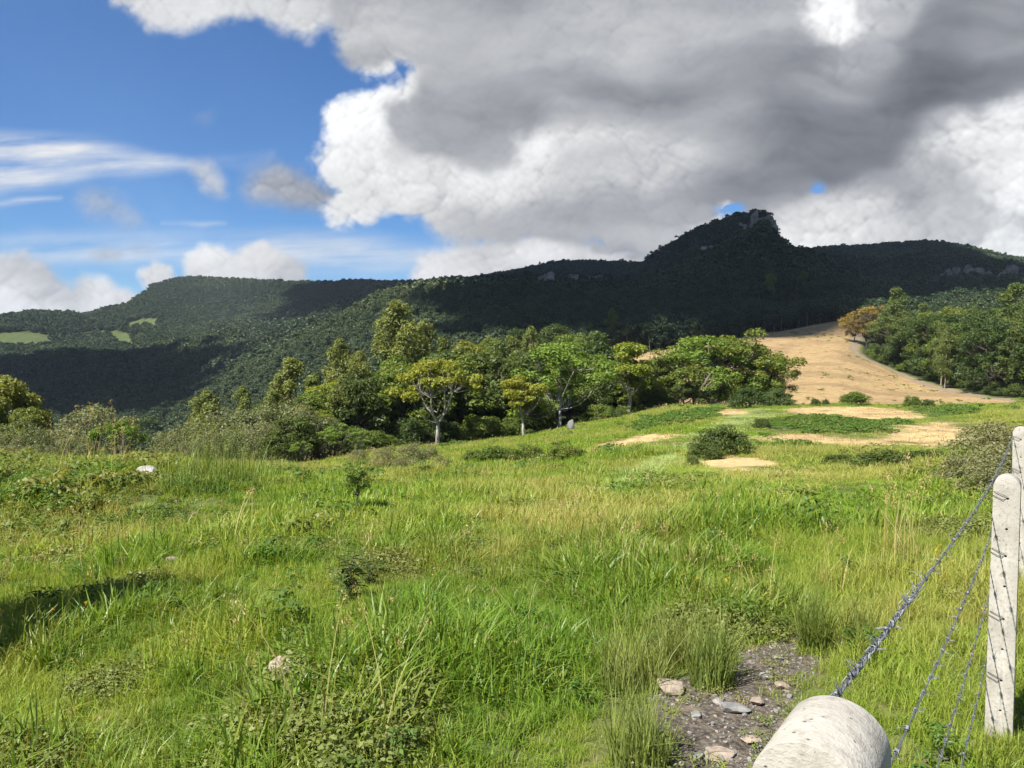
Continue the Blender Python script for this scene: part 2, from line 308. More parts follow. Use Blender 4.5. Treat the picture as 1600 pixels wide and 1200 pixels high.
def height(tx, d):
    """ground height (m, camera foot = 0) at lateral tangent tx and depth d"""
    tx, d = np.broadcast_arrays(np.asarray(tx, float), np.asarray(d, float))
    px = np.clip(800 + F * tx, -290, 1900)
    # near: columns
    i = np.clip(np.searchsorted(CX, px) - 1, 0, len(CX) - 2); t = np.clip((px - CX[i]) / (CX[i + 1] - CX[i]), 0, 1); t = t * t * (3 - 2 * t) * .5 + t * .5
    l = np.log(np.clip(d, 0, 400) + 1); u = np.clip(l / LG[-1] * (len(LG) - 1), 0, len(LG) - 1.001); j = u.astype(int); f = u - j
    zn = (ZC[i, j] * (1 - f) + ZC[i, j + 1] * f) * (1 - t) + (ZC[i + 1, j] * (1 - f) + ZC[i + 1, j + 1] * f) * t
    zn = zn - np.where(d < 0, 0, 0)
    # far: from 400 m up to the ridge and down behind it
    R = smooth_interp(px, RDIST, 22); er = e_of(ip(px, RIDGE) + 9500 / R)
    z400 = ZC[i, -1] * (1 - t) + ZC[i + 1, -1] * t; e4 = (z400 - CAMZ) / 400
    s = np.log(np.maximum(d, 400) / 400) / np.log(R / 400)
    left = sstep(px, 520, 250); peak = np.exp(-((px - 1110) / 120.0) ** 2)
    g = np.clip(s, 0, 1); shape = g ** (1.0 + .25 * left - .1 * peak)
    shape = shape + (sstep(g, .80, 1.0) - sstep(g, .5, 1.0)) * .16            # steeper band under the rim
    e = e4 + (er - e4) * shape
    spur = np.exp(-(((px - 720) / 190) ** 2)) * .032 * np.exp(-((s - .22) / .17) ** 2) + np.exp(-(((px - 470) / 130) ** 2)) * .020 * np.exp(-((s - .16) / .16) ** 2)
    knoll = np.exp(-(((px - 110) / 90) ** 2)) * .018 * np.exp(-((s - .62) / .12) ** 2) + np.exp(-(((px - 330) / 130) ** 2)) * .012 * np.exp(-((s - .5) / .1) ** 2)
    butt = np.exp(-(((px - 1230) / 95) ** 2)) * .050 * np.exp(-((s - .50) / .20) ** 2) + np.exp(-(((px - 1000) / 70) ** 2)) * .016 * np.exp(-((s - .3) / .2) ** 2)
    e = e + spur + knoll + butt * np.clip((er - e4) / .12, 0, 1)
    zf = CAMZ + e * np.maximum(d, 400)
    back = np.clip(s - 1, 0, None)
    zr = CAMZ + er * R
    efar = e_of(488 + 0 * px) - .003 * np.sin(px / 60.)
    zfar = efar * 3000 * np.exp(-((d - 3000) / 500.) ** 2)
    zb = zr * np.exp(-(back / .35) ** 1.5) + zfar * (1 - np.exp(-(back / .35) ** 1.5))
    zf = np.where(s > 1, zb, zf)
    z = np.where(d > 400, zf, zn)
    X, Y = tx * d, d
    z = z + (fbm(X / 1.9 + 40, Y / 1.9, 4, .5, 2) - .5) * .16 * sstep(d, .5, 4) + (fbm(X / 9 + 4, Y / 9, 3, .5, 3) - .5) * .5 * sstep(d, 8, 30)
    z = z + (fbm(X / 60, Y / 60, 4, .5, 4) - .5) * 15 * sstep(d, 330, 600) * np.clip(1.05 - np.abs(s - .5) * 1.6, .15, 1)
    z = z + (fbm(X / 240 + 7, Y / 240, 3, .5, 5) - .5) * 42 * sstep(d, 420, 700) * np.clip(1 - np.abs(s - .5) * 2.2, 0, 1)
    return z
AZC = math.radians(42)
def ground(x, y):
    """height of the ground sheet anywhere, also beside and behind the camera"""
    x = np.asarray(x, float); y = np.asarray(y, float); r = np.hypot(x, y); az = np.arctan2(x, y)
    ac = np.clip(az, -AZC, AZC); z = height(np.tan(ac), r * np.cos(ac))
    w = sstep(np.abs(az), math.radians(75), math.radians(175)) * .5
    return z * (1 - w) + height(np.tan(-ac), r * np.cos(ac)) * w
def G(px, d):
    tx = (px - 800) / F; return np.array([tx * d, d, float(height(tx, d))])
def hit(px, py, dmin=1.0, dmax=2000):
    """where the line of sight of a photo pixel meets the ground"""
    v = px_dir(px, py); ds = np.exp(np.linspace(math.log(dmin), math.log(dmax), 1600))
    tx = v[0] / v[1]; k = CAMZ + v[2] / v[1] * ds - height(np.full_like(ds, tx), ds)
    i = np.argmax(k < 0)
    if k[i] >= 0: return None
    if i == 0: d = ds[0]
    else: f = k[i - 1] / (k[i - 1] - k[i] + 1e-12); d = ds[i - 1] + f * (ds[i] - ds[i - 1])
    return np.array([tx * d, d, float(height(tx, d))])
def hits(pts, dmin=1.0, dmax=2000):
    return [tuple(h[:2]) for h in (hit(a, b, dmin, dmax) for a, b in pts) if h is not None]
def world_px(x, y): return 800 + F * x / np.maximum(y, .01)

# zones on the ground, as outlines in metres
STRAW = [hits(P, 8, 92) for P in (
    [(1232, 640), (1290, 635), (1400, 639), (1440, 646), (1400, 656), (1300, 653), (1240, 649)],
    [(1190, 684), (1250, 679), (1330, 686), (1400, 680), (1412, 666), (1440, 661), (1505, 658), (1508, 692), (1480, 706), (1440, 693), (1400, 700), (1340, 702), (1250, 693)],
    [(1090, 726), (1140, 714), (1228, 720), (1238, 736), (1160, 744), (1105, 740)],
    [(942, 691), (990, 682), (1036, 680), (1012, 692), (962, 699)], [(1118, 648), (1150, 638), (1158, 643), (1126, 652)], [(1205, 720), (1225, 718), (1230, 732), (1206, 732)])]
ROAD_PX = [(1345, 520), (1336, 535), (1334, 548), (1352, 560), (1378, 571), (1405, 583), (1440, 598), (1475, 608), (1520, 617), (1570, 624), (1640, 630)]
ROAD = hits(ROAD_PX, 101, 330)
SOIL = hits([(1005, 1088), (1040, 1058), (1110, 1052), (1140, 1040), (1155, 1015), (1235, 992), (1305, 1002), (1290, 1040), (1250, 1085), (1270, 1120), (1275, 1400), (1000, 1400), (1022, 1230), (1018, 1140)], .8, 12)
BROWN = hits([(60, 850), (120, 835), (240, 828), (300, 838), (240, 858), (140, 868)], 6, 16)
MEADOW = [hits(P, 400, 1300) for P in ([(-60, 528), (0, 521), (45, 519), (95, 530), (60, 545), (-60, 548)], [(120, 518), (160, 515), (165, 523), (125, 525)], [(195, 506), (220, 499), (262, 503), (240, 512), (200, 516)], [(165, 518), (205, 520), (230, 550), (200, 545)])]
def road_dist(X, Y):
    P = np.array(ROAD); d = np.full(np.shape(X), 1e9)
    for (ax, ay), (bx, by) in zip(P[:-1], P[1:]):
        ex, ey = bx - ax, by - ay; t = np.clip(((X - ax) * ex + (Y - ay) * ey) / (ex * ex + ey * ey), 0, 1)
        d = np.minimum(d, np.hypot(X - ax - ex * t, Y - ay - ey * t))
    return d
# the harvested slope: everything between the tree belt, the shaded wood and the road
FIELD = [tuple(G(p, d)[:2]) for p, d in ((880, 150), (905, 205), (935, 243), (1000, 236), (1100, 245), (1170, 268), (1230, 296), (1285, 318), (1322, 315))] + \
        [tuple(p) for p in ROAD] + [tuple(G(1640, 96)[:2]), tuple(G(1300, 92)[:2]), tuple(G(1200, 92)[:2]), tuple(G(1080, 104)[:2]), tuple(G(980, 118)[:2])]
def zones(X, Y):
    n = (fbm(X / 2.2, Y / 2.2, 4, .55, 1) - .5); n2 = (fbm(X / 14, Y / 14, 4, .5, 6) - .5); n3 = (fbm(X / .35, Y / .35, 3, .5, 2) - .5)
    near = Y < 100
    straw = np.zeros(X.shape); field = np.zeros(X.shape); soil = np.zeros(X.shape); mead = np.zeros(X.shape); brown = np.zeros(X.shape)
    for P in STRAW: straw = np.maximum(straw, sstep(-poly_sdf(P, X, Y) + n * 4.2 + n3 * .8, -.5, .5))
    clear = np.zeros(X.shape)
    for P in STRAW:                                                         # kept short on the downhill side of a plot too
        clear = np.maximum(clear, np.maximum(sstep(-poly_sdf(P, X, Y) + n * 1.6, -.5, .2), sstep(-poly_sdf(P, X, Y + 1.1) + n * 1.6, -.5, .4) * .85))
    field = sstep(-poly_sdf(FIELD, X, Y) + n2 * 7, -1.2, 1.2)
    soil = sstep(-poly_sdf(SOIL, X, Y) + n3 * .28 + n * .25, -.10, .12)
    brown = sstep(-poly_sdf(BROWN, X, Y) + n * 1.5, -.3, .3) * .9
    for P in MEADOW: mead = np.maximum(mead, sstep(-poly_sdf(P, X, Y) + n2 * 14, -4, 4))
    rd = road_dist(X, Y); road = sstep(rd + n * 1.2, 1.6, .7)
    px = world_px(X, Y)
    # grass ends where the belt of trees begins
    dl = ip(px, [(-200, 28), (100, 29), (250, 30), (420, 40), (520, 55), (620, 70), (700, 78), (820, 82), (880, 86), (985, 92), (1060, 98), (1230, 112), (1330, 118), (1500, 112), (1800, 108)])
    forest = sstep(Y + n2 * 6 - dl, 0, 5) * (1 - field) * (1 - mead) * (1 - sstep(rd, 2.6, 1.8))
    return dict(clear=clear, straw=straw, field=field, soil=soil, mead=mead, brown=brown, road=road, forest=forest)

# ------------------------------------------------------------------ mesh helpers
def mesh_np(name, V, Q=None, T=None, attrs=None, smooth=False, mat=None):
    me = bpy.data.meshes.new(name); V = np.asarray(V, np.float32)
    Q = np.zeros((0, 4), np.int32) if Q is None else np.asarray(Q, np.int32); T = np.zeros((0, 3), np.int32) if T is None else np.asarray(T, np.int32)
    me.vertices.add(len(V)); me.vertices.foreach_set('co', V.ravel())
    nl = Q.size + T.size; me.loops.add(nl); me.loops.foreach_set('vertex_index', np.concatenate([Q.ravel(), T.ravel()]))
    me.polygons.add(len(Q) + len(T))
    st = np.concatenate([np.arange(len(Q)) * 4, Q.size + np.arange(len(T)) * 3]).astype(np.int32)
    me.polygons.foreach_set('loop_start', st)
    if smooth: me.polygons.foreach_set('use_smooth', np.ones(len(st), bool))
    for k, a in (attrs or {}).items():
        a = np.asarray(a, np.float32)
        if a.ndim == 1: me.attributes.new(k, 'FLOAT', 'POINT').data.foreach_set('value', a)
        else: me.attributes.new(k, 'FLOAT_VECTOR', 'POINT').data.foreach_set('vector', a.ravel())
    me.update(calc_edges=True)
    if mat: me.materials.append(mat)
    return me
def obj(name, me, parent=None, loc=None, rot=None, scale=None):
    o = bpy.data.objects.new(name, me); COL.objects.link(o)
    if parent is not None: o.parent = parent
    if loc is not None: o.location = loc
    if rot is not None: o.rotation_euler = rot
    if scale is not None: o.scale = scale if hasattr(scale, '__len__') else (scale,) * 3
    return o
def tag(o, label, cat=None, group=None, kind=None):
    o['label'] = label
    if cat: o['category'] = cat
    if group: o['group'] = group
    if kind: o['kind'] = kind
    return o

# ------------------------------------------------------------------ materials
def new_mat(name):
    m = bpy.data.materials.new(name); m.use_nodes = True; nt = m.node_tree; nt.nodes.clear()
    out = N(nt, 'ShaderNodeOutputMaterial'); return m, nt, out
def attr(nt, name, typ='GEOMETRY'):
    a = N(nt, 'ShaderNodeAttribute', attribute_name=name, attribute_type=typ); return a
def leaf_mat(name, a, b, c, trans=.3, rough=.5, spec=.25, tgain=1.5):
    """a -> b by leaf, shifted towards c by the plant's own tint"""
    m, nt, out = new_mat(name)
    v = E(nt, attr(nt, 'var').outputs['Fac']); t = E(nt, attr(nt, 'tint', 'INSTANCER').outputs['Fac'])
    col = mixc(nt, t.clamp(), mixc(nt, v.clamp(), a, b), c)
    p = N(nt, 'ShaderNodeBsdfPrincipled'); nt.links.new(col, p.inputs['Base Color'])
    p.inputs['Roughness'].default_value = rough; p.inputs['Specular IOR Level'].default_value = spec
    tr = N(nt, 'ShaderNodeBsdfTranslucent'); nt.links.new(mixc(nt, 1.0, col, (tgain * 1.15, tgain, tgain * .45), 'MULTIPLY'), tr.inputs[0])
    mx = N(nt, 'ShaderNodeMixShader'); mx.inputs[0].default_value = trans
    nt.links.new(p.outputs[0], mx.inputs[1]); nt.links.new(tr.outputs[0], mx.inputs[2]); nt.links.new(mx.outputs[0], out.inputs[0])
    return m
def bark_mat(name, a, b, scale=6):
    m, nt, out = new_mat(name)
    tc = N(nt, 'ShaderNodeTexCoord'); mp = N(nt, 'ShaderNodeMapping'); mp.inputs['Scale'].default_value = (1, 1, .3); nt.links.new(tc.outputs['Object'], mp.inputs[0])
    n = noise(nt, mp.outputs[0], scale, 5, .6); p = N(nt, 'ShaderNodeBsdfPrincipled')
    nt.links.new(mixc(nt, E(nt, n.outputs[0]).smooth(.35, .65), a, b), p.inputs['Base Color']); p.inputs['Roughness'].default_value = .85
    bp = N(nt, 'ShaderNodeBump'); bp.inputs['Strength'].default_value = .5; bp.inputs['Distance'].default_value = .05; nt.links.new(n.outputs[0], bp.inputs['Height']); nt.links.new(bp.outputs[0], p.inputs['Normal'])
    nt.links.new(p.outputs[0], out.inputs[0]); return m

def ground_mat():
    m, nt, out = new_mat('ground_surface'); geo = N(nt, 'ShaderNodeNewGeometry'); P = geo.outputs['Position']
    z = {k: E(nt, attr(nt, 'z_' + k).outputs['Fac']) for k in ('straw', 'field', 'soil', 'mead', 'brown', 'road', 'forest')}
    nS = noise(nt, P, 9.0, 6, .62); nM = noise(nt, P, .9, 5, .6); nL = noise(nt, P, .09, 5, .55); nF = noise(nt, P, 45.0, 4, .6)
    fS, fM, fL, fF = (E(nt, k.outputs[0]) for k in (nS, nM, nL, nF))
    grass = mixc(nt, fM.smooth(.3, .7), (.060, .088, .020), (.105, .120, .034)); grass = mixc(nt, fS.smooth(.48, .68) * .7, grass, (.13, .105, .05))
    c = mixc(nt, z['mead'], grass, mixc(nt, fL.smooth(.35, .65), (.050, .072, .022), (.072, .088, .032)))  # far meadow greens darkened to stand for the partial shade there
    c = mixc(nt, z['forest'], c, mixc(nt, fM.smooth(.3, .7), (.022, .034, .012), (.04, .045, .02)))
    wv = N(nt, 'ShaderNodeTexWave', wave_type='BANDS', bands_direction='DIAGONAL'); wv.inputs['Scale'].default_value = .55; wv.inputs['Distortion'].default_value = 5; wv.inputs['Detail'].default_value = 4; wv.inputs['Detail Scale'].default_value = 2
    nt.links.new(P, wv.inputs[0]); fw = E(nt, wv.outputs['Fac'])
    straw = mixc(nt, (fM * .62 + fw * .38).smooth(.30, .70), (.235, .158, .074), (.37, .268, .135)); straw = mixc(nt, fL.smooth(.44, .60) * .75, straw, (.21, .142, .078))
    straw = mixc(nt, fS.smooth(.55, .75) * .55, straw, (.20, .13, .07))
    straw = mixc(nt, (fL.smooth(.57, .70)) * .35, straw, (.20, .20, .07))
    pale = mixc(nt, fS.smooth(.35, .65), (.40, .275, .12), (.50, .385, .20)); pale = mixc(nt, fM.smooth(.58, .75) * .5, pale, (.32, .21, .11))
    c = mixc(nt, z['field'], c, straw); c = mixc(nt, z['straw'], c, pale)
    c = mixc(nt, z['brown'], c, mixc(nt, fS.smooth(.35, .65), (.12, .085, .05), (.24, .17, .10)))
    soil = mixc(nt, fF.smooth(.35, .7), (.048, .040, .034), (.15, .125, .10)); soil = mixc(nt, fS.smooth(.50, .72) * .8, soil, (.20, .165, .125))
    c = mixc(nt, z['soil'], c, soil)
    c = mixc(nt, z['road'], c, mixc(nt, fM.smooth(.3, .7), (.17, .135, .095), (.235, .185, .13)))
    p = N(nt, 'ShaderNodeBsdfPrincipled'); nt.links.new(c, p.inputs['Base Color']); p.inputs['Roughness'].default_value = .95; p.inputs['Specular IOR Level'].default_value = .15
    h = fF * (z['soil'] * .9 + .3) * .012 + fS * .05 + fM * .16 + fw * z['field'] * .05
    bp = N(nt, 'ShaderNodeBump'); bp.inputs['Strength'].default_value = .9; bp.inputs['Distance'].default_value = 1.0
    nt.links.new(h.s, bp.inputs['Height']); nt.links.new(bp.outputs[0], p.inputs['Normal'])
    nt.links.new(p.outputs[0], out.inputs[0]); return m

# ------------------------------------------------------------------ the ground sheet
def build_ground():
    a_in = np.linspace(-math.radians(39), math.radians(39), 460); a_out = np.linspace(math.radians(39), 2 * math.pi - math.radians(39), 72)[1:-1]
    az = np.concatenate([a_in, a_out]); na = len(az)
    r = np.concatenate([np.linspace(.25, 2, 12)[:-1], np.exp(np.linspace(math.log(2), math.log(1800), 430)), np.exp(np.linspace(math.log(1800), math.log(30000), 40))[1:]]); nr = len(r)
    A, R = np.meshgrid(az, r); X, Y = np.sin(A) * R, np.cos(A) * R; Z = ground(X, Y)
    V = np.stack([X, Y, Z], -1).reshape(-1, 3); V = np.vstack([V, [[0, 0, float(ground(0.0, 0.01))]]])
    i = np.arange(nr - 1)[:, None] * na + np.arange(na)[None]; j = np.arange(nr - 1)[:, None] * na + (np.arange(na)[None] + 1) % na
    Q = np.stack([i, j, j + na, i + na], -1).reshape(-1, 4)[:, ::-1]
    T = np.stack([np.arange(na), np.full(na, len(V) - 1), (np.arange(na) + 1) % na], -1)[:, ::-1]
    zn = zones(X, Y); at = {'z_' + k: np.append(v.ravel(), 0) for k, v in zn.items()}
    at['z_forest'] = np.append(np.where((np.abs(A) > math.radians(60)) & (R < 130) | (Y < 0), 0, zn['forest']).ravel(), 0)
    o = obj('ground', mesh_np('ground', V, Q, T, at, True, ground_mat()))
    tag(o, 'grassy hillside falling to a wooded valley with a straw-coloured slope and mountains beyond', kind='structure')
build_ground()
# ------------------------------------------------------------------ plant meshes
def tube(path, rad, n=6):
    P = np.asarray(path, float); rad = np.asarray(rad, float); t = np.gradient(P, axis=0); t /= np.linalg.norm(t, axis=1)[:, None] + 1e-9
    ref = np.array([.31, .95, .05]); a = np.cross(t, ref); a /= np.linalg.norm(a, axis=1)[:, None] + 1e-9; b = np.cross(t, a)
    th = np.linspace(0, 2 * math.pi, n, endpoint=False)
    V = P[:, None] + rad[:, None, None] * (a[:, None] * np.cos(th)[None, :, None] + b[:, None] * np.sin(th)[None, :, None])
    k = len(P); i = (np.arange(k - 1)[:, None] * n + np.arange(n)[None]); j = (np.arange(k - 1)[:, None] * n + (np.arange(n)[None] + 1) % n)
    return V.reshape(-1, 3), np.stack([i, j, j + n, i + n], -1).reshape(-1, 4)
def join(parts):
    V, Q, o = [], [], 0
    for v, q in parts: V.append(v); Q.append(q + o); o += len(v)
    return np.concatenate(V), np.concatenate(Q)
def limb(r, a, b, r0, r1, wob=.06, n=6, up=.15):
    a, b = np.asarray(a, float), np.asarray(b, float); L = np.linalg.norm(b - a); t = np.linspace(0, 1, n)
    P = a[None] * (1 - t[:, None]) + b[None] * t[:, None]
    P += (np.sin(t * math.pi)[:, None]) * (r.normal(0, wob * L, 3) - np.array([0, 0, up * L]))[None]
    P[1:-1] += r.normal(0, wob * L * .25, (n - 2, 3))
    return P, r0 * (1 - t) ** .8 + r1 * t ** .7
def unit(v): return v / (np.linalg.norm(v, axis=-1, keepdims=True) + 1e-9)
def leaf_quads(r, blobs, n, size, asp=.5, droop=.0, inner=.22, upb=.35, jit=.55, shell=.38):
    B = np.asarray(blobs, float); area = (B[:, 3] * B[:, 4] + B[:, 3] * B[:, 5] + B[:, 4] * B[:, 5]); k = r.choice(len(B), n, p=area / area.sum())
    d = unit(r.normal(0, 1, (n, 3))); low = (d[:, 2] < -.2) & (r.random(n) < .55); d[low, 2] *= -1
    rad = np.where(r.random(n) < inner, r.uniform(.2, .7, n), 1 - shell * r.random(n) ** 2 + r.normal(0, .05, n))
    c = B[k, :3] + d * B[k, 3:6] * rad[:, None]
    nor = unit(d * .8 + np.array([0, 0, upb]) + r.normal(0, jit, (n, 3)))
    u = unit(np.cross(nor, r.normal(0, 1, (n, 3)))); u = unit(u + np.array([0, 0, -droop])); v = unit(np.cross(nor, u))
    L = size * r.uniform(.6, 1.35, n); W = L * asp
    bend = nor * (L * .12)[:, None]
    V = np.stack([c - u * L[:, None] * .5 - bend, c + v * W[:, None] * .5 + bend * .4, c + u * L[:, None] * .5 - bend, c - v * W[:, None] * .5 + bend * .4], 1).reshape(-1, 3)
    Q = np.arange(n * 4).reshape(-1, 4); bv = r.random(len(B)) * .55
    var = np.clip(bv[k] + r.random(n) * .45, 0, 1)
    return V, Q, np.repeat(var, 4)
def blobs_of(kind, r):
    """lobes of a crown, height about 1; returns lobes, first fork height, number of stems"""
    B = []
    if kind in ('euc', 'column'):
        w, z0 = (.165, .26) if kind == 'euc' else (.20, .12)
        for k in range(34):
            t = (k + r.random()) / 34; rad = w * math.sin(math.pi * min(1, t * .86 + .13)) ** .75; a = r.uniform(0, 6.28); o = rad * math.sqrt(r.random()) * .95
            s = (.062 + .03 * (1 - t)) * r.uniform(.75, 1.3); B.append((o * math.cos(a), o * math.sin(a), z0 + (.97 - z0) * t, s, s, s * r.uniform(.8, 1.3)))
        return B, z0, 1
    if kind == 'round':
        for k in range(40):
            d = unit(r.normal(0, 1, 3)); d[2] = abs(d[2]) * 1.3 - .62; s = r.uniform(.07, .125); f = r.uniform(.5, 1.0)
            B.append((d[0] * .31 * f, d[1] * .31 * f, .60 + d[2] * .44 * f, s, s, s * .8))
        return B, .28, 1
    if kind == 'umbrella':
        for k in range(38):
            q = math.sqrt(r.random()) * .47; a = r.uniform(0, 6.28); s = r.uniform(.05, .09)
            B.append((q * math.cos(a), q * math.sin(a) * .85, .93 - .34 * (q / .47) ** 2 + r.normal(0, .03), s * 1.25, s * 1.25, s * .72))
        return B, .26, 1
    if kind == 'open':
        for k in range(26):
            d = unit(r.normal(0, 1, 3)); f = r.random() ** .5; s = r.uniform(.06, .105)
            B.append((d[0] * .25 * f, d[1] * .25 * f, .68 + d[2] * .27 * f, s * 1.15, s * 1.15, s * .75))
        return B, .34, 2
    if kind == 'broad':
        for lob in range(9):
            a = lob * 1.05 + r.uniform(-.3, .3); q = r.uniform(.15, .36); cz = r.uniform(.42, .76) if lob < 6 else r.uniform(.16, .34); S = r.uniform(.13, .22)
            for k in range(9):
                d = unit(r.normal(0, 1, 3)); d[2] = abs(d[2]) - .2; s = S * r.uniform(.3, .55)
                B.append((q * math.cos(a) + d[0] * S, q * math.sin(a) + d[1] * S, cz + d[2] * S, s, s, s * .85))
        for k in range(9): B.append((r.normal(0, .09), r.normal(0, .09), r.uniform(.7, .94), .10, .10, .08))
        return B, .22, 1
    if kind == 'shrub':
        for k in range(46):
            d = unit(r.normal(0, 1, 3)); d[2] = abs(d[2]); s = r.uniform(.09, .17)
            B.append((d[0] * .58, d[1] * .58, .20 + d[2] * .66, s, s, s * .85))
        for k in range(12): B.append((r.uniform(-.4, .4), r.uniform(-.4, .4), r.uniform(.12, .5), .17, .17, .15))
        return B, .05, 4
    if kind == 'bush':
        for k in range(30):
            d = unit(r.normal(0, 1, 3)); d[2] = abs(d[2]); s = r.uniform(.13, .24)
            B.append((d[0] * .50 * r.uniform(.6, 1.1), d[1] * .5 * r.uniform(.6, 1.1), .16 + d[2] * .62 * r.uniform(.6, 1), s, s, s * .8))
        return B, .04, 5
PROTO = {}

def proto(key, kind, seed, H, n, leaf, mat, bark, tr=.016, asp=.5, droop=0., limbs=1.0, inner=.22, bare=0):
    r = np.random.default_rng(seed); B, fork, stems = blobs_of(kind, r); B = np.array(B) * H
    V, Q, var = leaf_quads(r, B, n, leaf, asp, droop, inner)
    crown = mesh_np('crown', V, Q, None, {'var': var}, False, mat)
    parts = []; lean = r.normal(0, .02, 2) * H
    if kind in ('shrub', 'bush'):
        for k in r.choice(len(B), 16, replace=False):
            s = np.array([r.normal(0, .05), r.normal(0, .05), -.06]) * H; P, R = limb(r, s, B[k, :3], tr * H * .6, tr * H * .15, .05, 5, -.06); parts.append(tube(P, R, 5))
    else:
        f = np.array([lean[0], lean[1], fork * H]); P, R = limb(r, (0, 0, -.04 * H), f, tr * H * 1.15, tr * H * .8, .03, 6, 0); parts.append(tube(P, R, 8))
        tip = [] 
        if kind in ('euc', 'column'):
            top = np.array([lean[0] * 1.4, lean[1] * 1.4, H * .9]); P, R = limb(r, f, top, tr * H * .8, tr * H * .12, .02, 9, 0); parts.append(tube(P, R, 6)); ax = P
        else:
            main = []
            for k in range(3 + stems):
                a = k * 2.2 + r.uniform(-.4, .4); c = np.array([math.cos(a), math.sin(a), 0]) * H * r.uniform(.10, .19) + np.array([0, 0, H * r.uniform(.52, .66)])
                P, R = limb(r, f, c, tr * H * .62, tr * H * .34, .06, 6, .1); parts.append(tube(P, R, 6)); main.append(P[-1])
            ax = np.array(main + [f])
        for k in range(len(B)):
            if r.random() > limbs: continue
            c = B[k, :3]; below = ax[ax[:, 2] < c[2] - .02 * H] if np.any(ax[:, 2] < c[2] - .02 * H) else ax
            s = below[np.argmin(np.linalg.norm(below - c, axis=1))]; P, R = limb(r, s, c, tr * H * .34, tr * H * .07, .07, 5, .08); parts.append(tube(P, R, 4))
    for k in range(bare):
        a = r.uniform(0, 6.28); s = np.array([0, 0, H * r.uniform(.3, .6)]); c = s + np.array([math.cos(a), math.sin(a), r.uniform(.2, .9)]) * H * r.uniform(.15, .3)
        P, R = limb(r, s, c, tr * H * .3, tr * H * .05, .08, 6); parts.append(tube(P, R, 4))
    v, q = join(parts); trunk = mesh_np('trunk', v, q, None, None, True, bark)
    PROTO.setdefault(key, []).append((trunk, crown, H))

BARK_D = bark_mat('bark_grey_brown', (.055, .045, .035), (.12, .10, .08)); BARK_W = bark_mat('bark_pale', (.19, .17, .145), (.40, .375, .33), 4)
BARK_T = bark_mat('bark_tan', (.16, .12, .085), (.28, .23, .17))
L_YEL = leaf_mat('leaves_yellow_green', (.115, .165, .020), (.200, .235, .028), (.28, .26, .035))
L_MID = leaf_mat('leaves_mid_green', (.062, .112, .020), (.125, .180, .032), (.19, .205, .040))
L_DRK = leaf_mat('leaves_dark_green', (.034, .062, .018), (.072, .110, .028), (.12, .150, .036))
L_GRY = leaf_mat('leaves_grey_green', (.105, .138, .058), (.180, .210, .096), (.22, .21, .10))
L_EUC = leaf_mat('leaves_eucalyptus', (.075, .115, .034), (.145, .185, .050), (.21, .225, .055))
L_GLD = leaf_mat('leaves_golden', (.19, .135, .035), (.30, .21, .06), (.24, .20, .05))
L_BRT = leaf_mat('leaves_bright_green', (.085, .160, .020), (.150, .235, .030), (.17, .23, .05))
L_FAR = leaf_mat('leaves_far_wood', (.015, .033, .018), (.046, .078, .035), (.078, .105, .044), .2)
L_BRN = leaf_mat('seed_heads_brown', (.16, .125, .075), (.27, .215, .14), (.24, .20, .10), .25)
for s in range(3):
    proto('brushy', 'broad', 250 + s, 9, 8500, .31, L_BRT, BARK_W, .015)
    proto('euc', 'euc', 100 + s, 16, 9500, .42, L_EUC, BARK_T, .011, .36, .5)
    proto('column', 'column', 110 + s, 12, 8500, .36, L_EUC, BARK_T, .012, .4, .35)
    proto('round', 'round', 120 + s, 10, 8000, .32, L_MID, BARK_D)
    proto('dark', 'round', 130 + s, 9, 7000, .31, L_DRK, BARK_D)
    proto('broad', 'broad', 140 + s, 12, 9500, .38, L_DRK, BARK_D, .015)
    proto('broadmid', 'broad', 150 + s, 12, 9500, .38, L_MID, BARK_T, .015)
    proto('shrub', 'shrub', 160 + s, 3.2, 5200, .13, L_GRY, BARK_T, .014)
    proto('yellow', 'open', 180 + s, 10, 6500, .31, L_YEL, BARK_W, .016, .55)
for s in range(2):
    proto('umbrella', 'umbrella', 170 + s, 9, 6500, .29, L_YEL, BARK_W, .019, .55, 0, 1.0, .2, 6)
    proto('bright', 'umbrella', 190 + s, 4, 4200, .15, L_BRT, BARK_D, .016)
    proto('gold', 'broad', 200 + s, 12, 6500, .34, L_GLD, BARK_D, .015)
    proto('bush', 'bush', 210 + s, 1.5, 5200, .09, L_DRK, BARK_D, .012)
    proto('bushmid', 'bush', 220 + s, 1.5, 5200, .09, L_MID, BARK_D, .012)
    proto('sapling', 'open', 240 + s, 1.0, 2600, .05, L_BRT, BARK_D, .018, .3)
    proto('dryshrub', 'bush', 230 + s, 1.5, 3400, .07, L_GRY, BARK_T, .012)
# lighter trees for the far woods: one mesh, trunk and crown together
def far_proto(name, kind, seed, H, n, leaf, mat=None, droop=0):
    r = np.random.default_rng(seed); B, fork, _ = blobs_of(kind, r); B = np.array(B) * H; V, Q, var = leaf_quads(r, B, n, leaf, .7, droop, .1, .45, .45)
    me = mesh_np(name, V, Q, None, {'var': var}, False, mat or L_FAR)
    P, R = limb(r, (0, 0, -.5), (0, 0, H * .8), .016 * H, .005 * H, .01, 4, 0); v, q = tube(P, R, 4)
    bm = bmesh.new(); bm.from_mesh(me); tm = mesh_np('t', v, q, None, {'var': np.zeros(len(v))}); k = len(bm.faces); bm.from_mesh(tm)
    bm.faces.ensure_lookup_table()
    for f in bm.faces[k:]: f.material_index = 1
    bm.to_mesh(me); bm.free(); me.materials.append(BARK_T); return me

